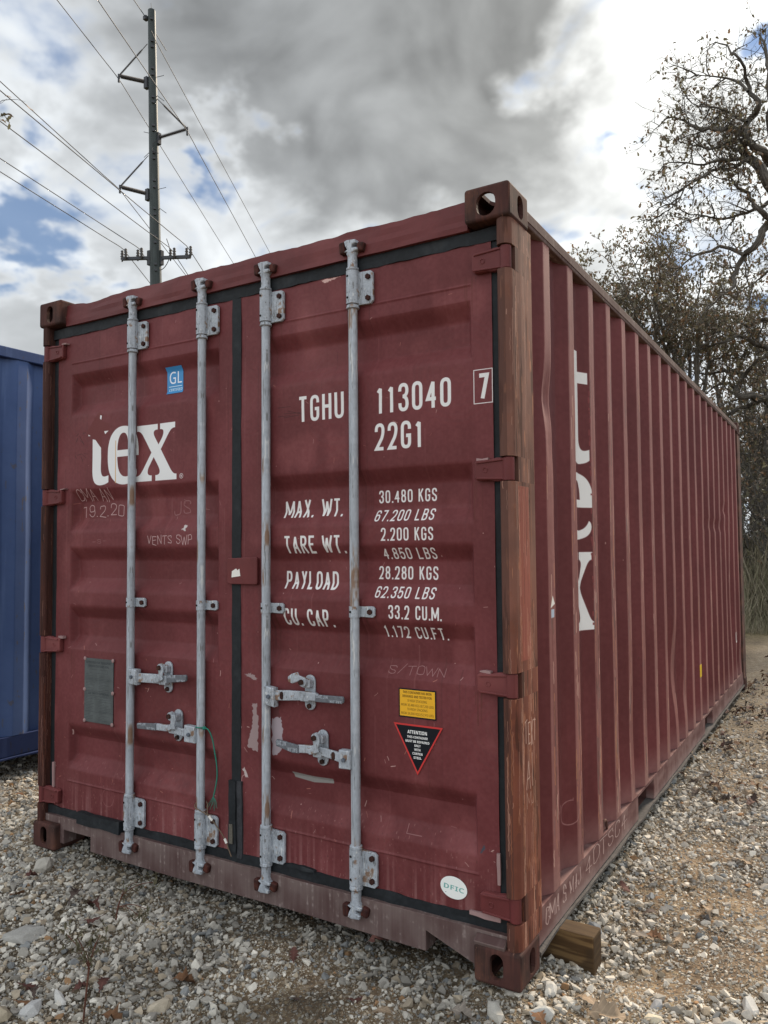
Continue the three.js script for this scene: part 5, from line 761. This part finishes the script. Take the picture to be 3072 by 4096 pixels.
{ // the big oak whose limbs reach in from the right
  const o = { dens: [0, 4.6, 10, 8], from: [0, 0.05, 0.1, 0.1], len: [0, 0.6, 0.32, 0.2], rad: [0, 0.013, 0.0055, 0.004], lift: [0, 0.1, 0.06, 0], depth: 3, leaf: [1, 3], leafy: 0.02, size: 0.08 };
  const k = new Oak(301), d = 13, f = foot(3345, d + 0.6), fork = at(3330, 1240, d + 0.4), J = (P, l, dd) => l.map(([x, y], i) => at(...P(x, y), d + (dd || 0) + 0.22 * Math.sin(i * 1.7 + l.length)));
  k.limb([f, f.clone().lerp(fork, 0.35).add(V(0.1, 0, 0)), f.clone().lerp(fork, 0.7).add(V(-0.06, 0, 0.05)), fork], 0.34, 0.24, { ...o, dens: [0, 0.4, 2, 0], depth: 2 });
  k.limb([fork, ...J(PT, [[1700, 2000], [1560, 1760], [1406, 1560], [1310, 1460], [1230, 1380], [1150, 1290], [1060, 1280], [930, 1285], [750, 1270], [600, 1200], [470, 1150]])], 0.10, 0.014, o, 0.3);
  k.limb([fork, ...J(PT, [[1560, 2000], [1406, 1800], [1300, 1620], [1200, 1520], [1165, 1440], [1185, 1350], [1195, 1250], [1210, 1150], [1310, 1110], [1300, 1000], [1220, 900], [1180, 780], [1140, 600], [1060, 500], [940, 430]])], 0.095, 0.012, o, 0.3);
  k.limb(J(PT, [[1200, 1540], [1070, 1570], [950, 1565], [850, 1600], [770, 1615], [620, 1605], [470, 1600], [380, 1612]]), 0.034, 0.007, o);
  k.limb(J(PT, [[1230, 1555], [1130, 1600], [1050, 1660], [900, 1660], [800, 1720], [680, 1780], [600, 1840], [560, 1910], [480, 2030], [375, 2095]]), 0.036, 0.006, o);
  k.limb([fork, ...J(PT, [[1600, 2280], [1406, 2120], [1300, 2060], [1240, 1960], [1200, 1880], [1100, 1840], [1010, 1710], [950, 1640]])], 0.065, 0.008, o, 0.4);
  k.limb([fork, ...J(PT, [[1640, 1900], [1470, 1500], [1425, 1150], [1420, 700], [1380, 450], [1330, 300]], -0.2)], 0.085, 0.01, { ...o, dens: [0, 2.6, 7, 8] }, 0.35);
  k.limb(J(PT, [[1170, 1370], [1080, 1390], [960, 1420], [830, 1480], [720, 1440], [560, 1400]]), 0.035, 0.007, o);
  k.limb(J(PT, [[1195, 1200], [1100, 1150], [980, 1080], [860, 1060], [700, 1040], [620, 980]]), 0.028, 0.006, o);
  k.limb(J(PT, [[1210, 900], [1100, 800], [960, 760], [850, 750], [700, 735]]), 0.026, 0.006, o);
  k.limb([fork, ...J(PM, [[1900, 60], [1659, 180], [1580, 300], [1480, 430], [1400, 560], [1410, 640], [1330, 720], [1210, 800]], 0.3)], 0.09, 0.01, o, 0.3);
  k.limb(J(PM, [[1480, 420], [1330, 350], [1200, 400], [1100, 420], [1000, 500], [950, 560]], 0.3), 0.035, 0.007, o);
  k.limb([fork, ...J(PM, [[1800, -20], [1659, 20], [1590, 60], [1480, 100], [1300, 150], [1180, 120], [1060, 110]], 0.2)], 0.05, 0.007, o, 0.3);
  k.limb([fork, ...J(PM, [[1850, 380], [1700, 500], [1600, 600], [1520, 650]], 0.6)], 0.045, 0.008, o, 0.2);
  k.build('oak_tree', 'large gnarled oak at the right edge, its crooked half bare limbs over the sky', f, o, null);
}
{ // the denser oak with brown leaves lower down at the right edge
  const o = { dens: [0, 3.0, 6.5, 7], from: [0, 0.05, 0.1, 0.1], len: [0, 1.1, 0.45, 0.25], rad: [0, 0.016, 0.007, 0.005], lift: [0, 0.02, 0.03, 0], depth: 3, leaf: [2, 4], leafy: 0.3, size: 0.085, tint: 0.45 };
  const k = new Oak(411), d = 17, f = foot(3092, d), fork = at(3100, 1640, d), J = (l, dd) => l.map(([x, y], i) => at(...PM(x, y), d + (dd || 0) + 0.35 * Math.sin(i * 1.7 + l.length)));
  k.limb([f, f.clone().lerp(fork, 0.5).add(V(0.06, 0, 0)), fork], 0.24, 0.19, { ...o, dens: [0, 0.5, 3, 0], depth: 2 }, 0.3);
  k.limb([fork, ...J([[1659, 1535], [1560, 1500], [1440, 1482], [1425, 1420], [1480, 1330], [1580, 1230], [1659, 1170], [1800, 1000]])], 0.10, 0.02, o);
  k.limb([fork, ...J([[1640, 1520], [1540, 1560], [1440, 1580], [1380, 1620], [1300, 1650], [1150, 1690]], 0.4)], 0.08, 0.014, o);
  k.limb([at(3180, 1400, d), ...J([[1750, 1150], [1600, 1110], [1440, 1040], [1330, 1080], [1150, 1130], [1050, 1180]], -0.3)], 0.07, 0.012, o);
  k.limb([at(3180, 1400, d), ...J([[1659, 900], [1500, 960], [1400, 900], [1300, 880], [1180, 900]], 0.5)], 0.05, 0.01, o);
  k.limb([fork, at(3180, 1400, d), ...J([[1800, 800], [1750, 500]], 0.4)], 0.11, 0.035, o, 0.4);
  k.limb(J([[1480, 1330], [1340, 1300], [1200, 1330], [1060, 1300]], 0.8), 0.05, 0.012, o); k.limb(J([[1440, 1480], [1360, 1400], [1250, 1420], [1160, 1500]], 1.2), 0.05, 0.012, o);
  k.limb(J([[1660, 1700], [1600, 1760], [1540, 1850], [1500, 1960]], 0.5), 0.05, 0.01, o); k.limb(J([[1700, 1600], [1640, 1800], [1600, 1950], [1590, 2080]], 1), 0.04, 0.01, o);
  k.limb(J([[1640, 1300], [1560, 1380], [1600, 1440], [1560, 1580]], 1.4), 0.05, 0.01, o); k.limb(J([[1300, 1000], [1200, 1010], [1080, 1060], [980, 1040]], 1.0), 0.04, 0.01, o);
  k.build('oak_tree', 'brown leaved oak with a pale trunk, low at the right edge beyond the container', f, o, null, paleBark);
}
{ // the bushy crown over the container's top rail
  const o = { dens: [0, 4.2, 8, 8], from: [0, 0.1, 0.1, 0.1], len: [0, 0.72, 0.34, 0.2], rad: [0, 0.013, 0.006, 0.005], lift: [0, 0.12, 0.1, 0.1], depth: 3, leaf: [3, 5], leafy: 0.6, size: 0.082, tint: 0.3 };
  const k = new Oak(523), d = 17, f = foot(2760, d), fork = at(2740, 1700, d);
  k.limb([f, f.clone().lerp(fork, 0.5).add(V(0.08, 0, 0.04)), fork], 0.2, 0.15, { ...o, dens: [0, 0.3, 2, 0], depth: 2 });
  for (const [u, v, dd, bu, bv] of [[2310, 1030, 0.5, 2520, 1360], [2400, 960, -0.6, 2560, 1300], [2480, 935, 0.8, 2600, 1250], [2585, 895, 0, 2620, 1200], [2660, 985, -0.8, 2680, 1250], [2760, 985, 0.6, 2740, 1270], [2850, 1040, -0.3, 2800, 1300], [2440, 1100, 1.2, 2560, 1380], [2560, 1090, -1.2, 2620, 1350], [2700, 1120, 1.4, 2700, 1400], [2820, 1180, -1.2, 2790, 1400], [2900, 1230, 0.9, 2840, 1450], [2520, 1230, 0.2, 2600, 1450], [2650, 1260, -0.4, 2670, 1450]]) k.limb([fork, at(lerp(2740, bu, 0.5) + 20, lerp(1700, bv, 0.5), d + dd * 0.3), at(bu, bv, d + dd * 0.7), at((bu + u) / 2 + 40, (bv + v) / 2 + 70, d + dd), at(u + 45, v + 95, d + dd)], 0.05, 0.008, o, 0.3);
  k.build('oak_tree', 'bushy oak whose rounded leafy crown shows above the long top rail of the red container', f, o, null);
}
{ // the tree behind the blue container whose outermost twig shows at the left edge
  const o = { dens: [0, 1.6, 3, 0], from: [0, 0.3, 0.2, 0], len: [0, 0.4, 0.2, 0], rad: [0, 0.007, 0.004, 0], lift: [0, 0.05, 0, 0], depth: 2, leaf: [1, 2], leafy: 0.4, size: 0.085, tint: 1 };
  const k = new Oak(77), d = 9, f = foot(-520, d + 0.6), fork = at(-430, 1100, d + 0.4);
  k.limb([f, f.clone().lerp(fork, 0.5).add(V(0.05, 0, 0.05)), fork], 0.12, 0.08, { ...o, dens: [0, 0, 0, 0] });
  k.limb([fork, at(-420, 800, d), at(-460, 450, d), at(-440, 200, d)], 0.06, 0.01, o, 0.3); k.limb([fork, at(-560, 900, d), at(-650, 700, d)], 0.05, 0.01, o, 0.3);
  k.limb([at(-420, 800, d), at(-260, 640, d), at(-120, 520, d), at(-40, 480, d)], 0.028, 0.006, { ...o, dens: [0, 1.2, 3, 0] }, 0.2);
  const tw = [[-40, 480], [-5, 466], [18, 462], [35, 456], [52, 466]].map(([u, v]) => at(u, v, d)); k.stem(tw, 0.006, 0.003, 4, k.t); k.stem([at(18, 462, d), at(30, 480, d), at(38, 490, d)], 0.004, 0.002, 4, k.t);
  for (const [u, v] of [[40, 492], [36, 486], [50, 462], [56, 470], [34, 457]]) k.leaves.push([at(u, v, d), 0.3, (u * 0.37) % 1, 0.5 + 0.1 * (v % 3), 0.7]);
  k.build('oak_tree', 'slender tree behind the blue container, its outermost leafy twig at the left edge', f, o, null);
}
{ // thin woods behind
  const o = { dens: [0, 1.7, 3.6, 0], from: [0, 0.15, 0.1, 0], len: [0, 1.3, 0.6, 0], rad: [0, 0.02, 0.009, 0], lift: [0, 0.12, 0.08, 0], depth: 2, leaf: [3, 5], leafy: 0.3, size: 0.14, tint: 0.4 };
  const k = new Oak(901), f = V(6.4, gh(6.4, -22) - 0.05, -22), T1 = f.clone().add(V(0.1, 2.2, 0));
  k.limb([f, f.clone().add(V(-0.05, 1.1, 0)), T1], 0.2, 0.16, { ...o, dens: [0, 0, 0, 0] });
  for (let i = 0; i < 9; i++) { const a = i * 0.7, h = 2.2 + (i % 4) * 0.9; k.limb([T1, T1.clone().add(V(Math.cos(a) * 0.7, h * 0.4, Math.sin(a) * 0.7)), T1.clone().add(V(Math.cos(a + 0.3) * (2.6 - h * 0.3), h, Math.sin(a + 0.3) * (2.6 - h * 0.3)))], 0.09, 0.015, o, 0.2); }
  const lab = 'oak of the thin wood in the background, beyond the far end of the red container', grp = 'oaks of the wood in the background', a = k.build('oak_tree', lab, f, o, grp);
  const r = mulberry(33); for (const [x, z] of [[1.5, -21.5], [2.9, -23], [1.0, -29], [2.4, -26.5], [3.9, -24], [0.8, -25], [-2.4, -23], [5.2, -30], [2.0, -33], [9.5, -27], [-7, -28], [12, -20], [-13, -30], [7.5, -38], [-0.5, -40]]) { const c = a.clone(); c.name = numbered('oak_tree'); c.position.set(x, gh(x, z) - 0.05, z); c.rotation.y = r() * 6.28; c.scale.setScalar(0.8 + 0.5 * r()); scene.add(c); }
}
{ // low leafless bushes between the container and the wood
  const o = { dens: [0, 3.4, 6, 0], from: [0, 0.1, 0.1, 0], len: [0, 0.7, 0.4, 0], rad: [0, 0.012, 0.006, 0], lift: [0, 0.25, 0.15, 0], depth: 2, leaf: [2, 4], leafy: 0.35, size: 0.09, tint: 0.3 };
  const k = new Oak(655), f = V(2.35, gh(2.35, -15) - 0.04, -15);
  for (let i = 0; i < 9; i++) { const a = i * 0.7, h = 1.5 + (i % 3) * 0.5; k.limb([f.clone().add(V(Math.cos(a) * 0.08, 0, Math.sin(a) * 0.08)), f.clone().add(V(Math.cos(a) * 0.4, h * 0.5, Math.sin(a) * 0.4)), f.clone().add(V(Math.cos(a + 0.3) * 0.9, h, Math.sin(a + 0.3) * 0.9))], 0.025, 0.008, o, 0.1); }
  const a = k.build('bush', 'brown brushy bush in the strip of brush between the container end and the wood', f, o, 'bushes at the edge of the wood'); a.userData.category = 'bush';
  const r = mulberry(9); for (const [x, z] of [[1.5, -15.8], [3.3, -16], [2.2, -17.4], [0.4, -16.6], [3.9, -18.2], [5.2, -15.5], [1.2, -18.6], [-1.5, -16.2], [7, -17]]) { const c = a.clone(); c.name = numbered('bush'); c.position.set(x, gh(x, z) - 0.04, z); c.rotation.y = r() * 6.28; c.scale.setScalar(0.85 + 0.6 * r()); scene.add(c); }
}
{ // brush under the trees: too much to count
  const r = mulberry(64), blade = (() => { const p = [], idx = []; for (let k = 0; k < 5; k++) { const a = k * 1.26 + 0.3, l = 0.7 + 0.3 * Math.sin(k * 5), b = p.length / 3; const dx = Math.cos(a), dz = Math.sin(a); p.push(-dz * 0.012, 0, dx * 0.012, dz * 0.012, 0, -dx * 0.012, dx * 0.12 - dz * 0.008, 0.55 * l, dz * 0.12 + dx * 0.008, dx * 0.12 + dz * 0.01, 0.55 * l, dz * 0.12 - dx * 0.01, dx * 0.34, l, dz * 0.34); idx.push(b, b + 1, b + 2, b + 1, b + 3, b + 2, b + 2, b + 3, b + 4); } const g = new THREE.BufferGeometry(); g.setIndex(idx); g.setAttribute('position', new THREE.Float32BufferAttribute(p, 3)); g.computeVertexNormals(); return g; })();
  const n = 26000, im = new THREE.InstancedMesh(blade, mat({ roughness: 0.9, color: 0xffffff }), n); im.name = 'undergrowth'; const m = new THREE.Matrix4(), q = new THREE.Quaternion(), c = new THREE.Color();
  for (let i = 0; i < n; i++) { const near = r() < 0.45, x = near ? -1 + r() * 6 : -16 + r() * 34, z = near ? -11.2 - r() ** 1.2 * 9 : -11.5 - r() * 30, s = (0.25 + 0.75 * r() ** 2) * sst(-10.6, -15, z) * 1.7 + 0.12; m.compose(V(x, gh(x, z) - 0.02, z), q.setFromEuler(new THREE.Euler((r() - 0.5) * 0.7, r() * 6.3, (r() - 0.5) * 0.7)), V(s, s, s)); im.setMatrixAt(i, m); const k = r(), b = 0.7 + 0.6 * r(); im.setColorAt(i, k < 0.45 ? c.setRGB(0.22 * b, 0.19 * b, 0.125 * b) : k < 0.78 ? c.setRGB(0.27 * b, 0.235 * b, 0.17 * b) : c.setRGB(0.14 * b, 0.135 * b, 0.08 * b)); }
  im.castShadow = im.receiveShadow = true; scene.add(im); tag(im, 'dry grass and brush under the trees beyond the far end of the red container', 'undergrowth', null, 'stuff');
}

// ---------------------------------------------------------------- small things on the ground
const dryLeaf = [leafShape(2, 0.30, 3), leafShape(2, 0.6, 5), leafShape(2, -0.25, 8)];
{
  const r = mulberry(88), col = { brown: [0.20, 0.105, 0.055], red: [0.115, 0.05, 0.04], tan: [0.33, 0.245, 0.165], grey: [0.25, 0.215, 0.18], dark: [0.085, 0.06, 0.05] }, mats = {};
  const veins = tex(256, 256, (u, v) => { const s = Math.abs(v - 0.5), rib = Math.exp(-((s / 0.012) ** 2)) + 0.6 * Math.exp(-(((((u * 9 - s * 9) % 1 + 1) % 1 - 0.5) / 0.06) ** 2)), n = pf(u, v, 6, 6, 4, 990), k = 190 + 60 * (n - 0.5) + 40 * rib; return [k, k, k]; });
  for (const k of Object.keys(col)) { mats[k] = mat({ map: veins, roughness: 0.8 }); mats[k].color.setRGB(...col[k].map((q) => q * 1.5)); }
  const leaf = (label, x, z, kind, size, turn, group) => { const m = part('oak_leaf', dryLeaf[Math.floor(r() * 3)], mats[kind]); m.position.set(x, gh(x, z) + 0.018, z); m.rotation.set((r() - 0.5) * 0.7, turn, (r() - 0.5) * 0.6); m.scale.setScalar(size); tag(m, label, 'leaf', group || 'dry oak leaves on the gravel'); };
  for (const l of [
    ['orange brown oak leaf lying flat in the bottom left corner, leftmost in the foreground', 1.07, 0.80, 'brown', 0.10, 0.3], ['orange brown oak leaf at the bottom edge, right of the tall dry weed stem', 1.37, 0.74, 'brown', 0.095, 0.5], ['bright brown oak leaf lying aslant on the sand below the left door', 1.43, 0.52, 'brown', 0.11, 0.9], ['dark red oak leaf just left of the weed stem, in the bottom left foreground', 1.27, 0.64, 'red', 0.08, 2.2], ['small dark red oak leaf beside a white stone in the bottom left foreground', 1.20, 0.70, 'red', 0.07, 1.2],
    ['dark crumpled oak leaf above the leftmost foreground leaf', 1.13, 0.77, 'dark', 0.07, 2.6], ['reddish crumpled oak leaf at the left edge, above the orange leaf in the corner', 1.0, 0.74, 'red', 0.09, 0.2], ['grey brown curled oak leaf on the gravel halfway between the weeds and the sill', 1.32, 0.55, 'grey', 0.09, 0.4], ['rusty oak leaf at the left edge in line with the casting', 0.43, 0.41, 'brown', 0.09, 0.1], ['dark oak leaf near the left edge beyond the rusty one', 0.39, 0.33, 'red', 0.08, 1.1],
    ['long dark red oak leaf on the gravel heap before the left door', 0.86, 0.40, 'red', 0.10, 0.5], ['dark oak leaf at the back of the gravel heap before the left door', 0.73, 0.35, 'dark', 0.09, 1.9], ['reddish oak leaf tucked between stones under the first locking bar', 0.84, 0.29, 'red', 0.09, 2.9], ['red brown oak leaf on the gravel between the two containers', -0.78, -0.37, 'brown', 0.1, 0.7],
    ['dark red oak leaf on the sand at the bottom middle', 1.98, 0.31, 'red', 0.075, 1.1], ['dark red crumpled oak leaf in the shade under the right end of the sill', 1.85, -0.01, 'red', 0.10, 0.4], ['small rust red oak leaf on the sand under the third locking bar', 1.72, 0.22, 'red', 0.07, 2.2], ['grey oak leaf lying in front of the right hand casting', 2.27, 0.21, 'grey', 0.10, 0.3], ['brown oak leaf at the bottom edge right of the casting', 2.56, 0.11, 'brown', 0.09, 2.4], ['tan oak leaf at the bottom edge left of the middle', 1.98, 0.44, 'tan', 0.08, 1.9], ['tan oak leaf on the sand among small stones at the bottom middle', 2.09, 0.34, 'tan', 0.075, 0.2], ['dark long oak leaf on the sand just left of the small dark red one', 1.82, 0.38, 'dark', 0.09, 0.9],
    ['light brown oak leaf lying alone on the gravel far to the right of the rail', 2.83, -1.45, 'tan', 0.13, 0.2], ['big tan oak leaf with deep lobes on the gravel right of the timber', 2.86, -0.86, 'tan', 0.10, 2.0], ['bright brown oak leaf standing up behind the timber end', 2.65, -0.65, 'brown', 0.085, 0.3], ['dull oak leaf touching the bright brown one behind the timber end', 2.605, -0.63, 'grey', 0.075, 0.1], ['pale oak leaf just right of the bright brown one behind the timber', 2.71, -0.635, 'tan', 0.07, 2.9], ['light brown oak leaf propped against a stone behind the timber end', 2.765, -0.65, 'tan', 0.06, 1.2], ['tan curled oak leaf at the bottom edge right of the casting, by a pale stone', 2.67, -0.07, 'tan', 0.095, 2.8], ['large tan oak leaf at the very bottom right of the casting', 2.63, 0.02, 'tan', 0.14, 0.15],
    ['reddish brown oak leaf on the gravel beside the chalked rail', 2.55, -0.93, 'red', 0.075, 2.4], ['dark oak leaf farther along the chalked rail', 2.58, -1.06, 'dark', 0.08, 0.5], ['grey curled oak leaf out on the gravel level with the chalk marks', 2.68, -1.12, 'grey', 0.10, 0.1], ['grey upright oak leaf beyond the curled grey one', 2.69, -1.25, 'grey', 0.08, 1.5], ['dark curled oak leaf beside a white stone behind the timber', 2.62, -0.80, 'dark', 0.07, 0.8], ['dark oak leaf beside a white stone at the right edge of the gravel', 2.86, -1.83, 'dark', 0.09, 0.4], ['dark brown oak leaf where the gravel gives way to bare earth', 2.84, -2.22, 'dark', 0.1, 1.2],
  ]) leaf(...l);
  const im = new THREE.InstancedMesh(dryLeaf[1], mat({ map: veins, roughness: 0.85 }), 1600), m = new THREE.Matrix4(), q = new THREE.Quaternion(), c = new THREE.Color(); im.name = 'leaf_litter';
  for (let i = 0; i < 1600; i++) { const z = -2.2 - r() ** 1.1 * 11, x = 2.46 + r() ** 1.2 * 4.5, s = 0.05 + 0.06 * r(); m.compose(V(x, gh(x, z) + 0.012, z), q.setFromEuler(new THREE.Euler((r() - 0.5) * 0.9, r() * 6.3, (r() - 0.5) * 0.8)), V(s, s, s)); im.setMatrixAt(i, m); const k = Object.values(col)[Math.floor(r() * 5)]; im.setColorAt(i, c.setRGB(k[0] * 1.1 + 0.05, k[1] * 1.1 + 0.045, k[2] * 1.1 + 0.035)); }
  im.castShadow = im.receiveShadow = true; scene.add(im); tag(im, 'fallen leaves scattered over the bare earth along the far part of the red container', 'leaf litter', null, 'stuff');
}
{ // stones large enough to know one by one
  const S = (label, x, z, size, rgb, seed, sq = 0.7) => { const g = stoneGeo(seed, 2), m = mat({ map: stoneMap, roughness: 0.92 }); m.color.setRGB(...rgb); const s = part('stone', g, m); s.position.set(x, gh(x, z) + size * 0.25, z); s.rotation.set(0.2, seed * 1.3, 0.1); s.scale.set(size, size * sq, size * 0.8); tag(s, label, 'stone', 'larger stones in the gravel'); };
  S('rounded cream stone lying on the sand near the bottom right corner', 2.80, -0.14, 0.03, [0.62, 0.56, 0.44], 201); S('broad white stone at the bottom right edge', 3.05, -0.31, 0.042, [0.6, 0.58, 0.55], 202); S('grey white stone just below the broad white one at the right edge', 3.01, -0.21, 0.034, [0.5, 0.48, 0.44], 203);
  S('bluish grey faceted stone before the timber end', 2.79, -0.25, 0.026, [0.36, 0.37, 0.39], 204); S('large blue grey stone leaning on the rail behind the timber', 2.49, -0.62, 0.036, [0.27, 0.29, 0.32], 205); S('long grey slab of stone in the left foreground gravel', 0.77, 0.56, 0.06, [0.4, 0.39, 0.37], 206, 0.45); S('large pale stone at the foot of the left casting', 0.28, 0.14, 0.055, [0.5, 0.47, 0.42], 207); S('wide brownish stone in the bottom left corner', 1.10, 0.88, 0.05, [0.42, 0.36, 0.27], 208, 0.55);
  S('pale block of stone at the bottom edge left of the weed', 1.16, 0.80, 0.038, [0.52, 0.52, 0.52], 209); S('white angular stone in the bottom left foreground', 1.17, 0.71, 0.032, [0.62, 0.61, 0.59], 210); S('cream pointed stone on the sand at the bottom left of the middle', 1.49, 0.59, 0.04, [0.55, 0.48, 0.38], 211, 0.9); S('large pale grey stone right below the corner casting', 2.40, 0.11, 0.042, [0.46, 0.44, 0.40], 212); S('second pale stone right of the corner casting foot', 2.52, 0.05, 0.04, [0.5, 0.5, 0.48], 213); S('round white stone between the casting and the timber', 2.49, -0.11, 0.03, [0.55, 0.54, 0.51], 214);
}
{ // dry weeds in the left foreground
  const stemM = mat({ color: 0x5d3c30, roughness: 0.9 }), headM = mat({ color: 0x57523f, roughness: 0.95 }), r = mulberry(17);
  const weed = (label, base, pts, heads) => { const t = thing('dry_weed', label, 'weed', base.toArray()), L = (v) => v.clone().sub(base); part('stem', boxUV(tube([base, ...pts].map(L), 0.003, 30, 6)), stemM, t); for (const h of heads) { const from = pts[Math.min(h[1], pts.length - 1)]; part('twig', boxUV(tube([from, from.clone().lerp(h[0], 0.5).add(V(0, 0.012, 0)), h[0]].map(L), 0.0016, 10, 4)), stemM, t); const l = []; for (let k = 0; k < 9; k++) { const g = leafShape(1, 0.5, k + 3); g.scale(0.026, 0.026, 0.02); g.rotateZ(r() * 6); g.rotateY(r() * 6); const p = L(h[0]).add(V((r() - 0.5) * 0.03, (r() - 0.5) * 0.045, (r() - 0.5) * 0.03)); g.translate(p.x, p.y, p.z); l.push(g); } part('seed_head', l, headM, t); } };
  const A = onGround(740 / 2.2214, 3100 + 2190 / 2.2214, -0.01), G = (x, y, d) => at(x / 2.2214, 3100 + y / 2.2214, d), d0 = A.clone().applyMatrix4(camera.matrixWorldInverse).z * -1;
  weed('tall dry weed with a reddish stem and grey seed heads at the bottom left', A, [G(770, 1900, d0 - 0.02), G(790, 1720, d0)], [[G(760, 1560, d0), 1], [G(690, 1450, d0), 1], [G(850, 1490, d0 + 0.02), 1], [G(600, 1420, d0 + 0.03), 1], [G(890, 1420, d0), 1], [G(780, 1620, d0), 1]]);
  const Bb = onGround(1030 / 2.2214, 3100 + 1290 / 2.2214, 0.0), d1 = Bb.clone().applyMatrix4(camera.matrixWorldInverse).z * -1;
  weed('smaller dry weed leaning on the gravel heap before the left door', Bb, [G(1050, 1170, d1), G(1090, 1060, d1)], [[G(1220, 950, d1 + 0.05), 1], [G(1370, 950, d1 + 0.05), 1], [G(1100, 1020, d1), 1], [G(1230, 1250, d1 - 0.05), 0], [G(1300, 1190, d1 - 0.05), 0]]);
}
renderer.render(scene, camera);
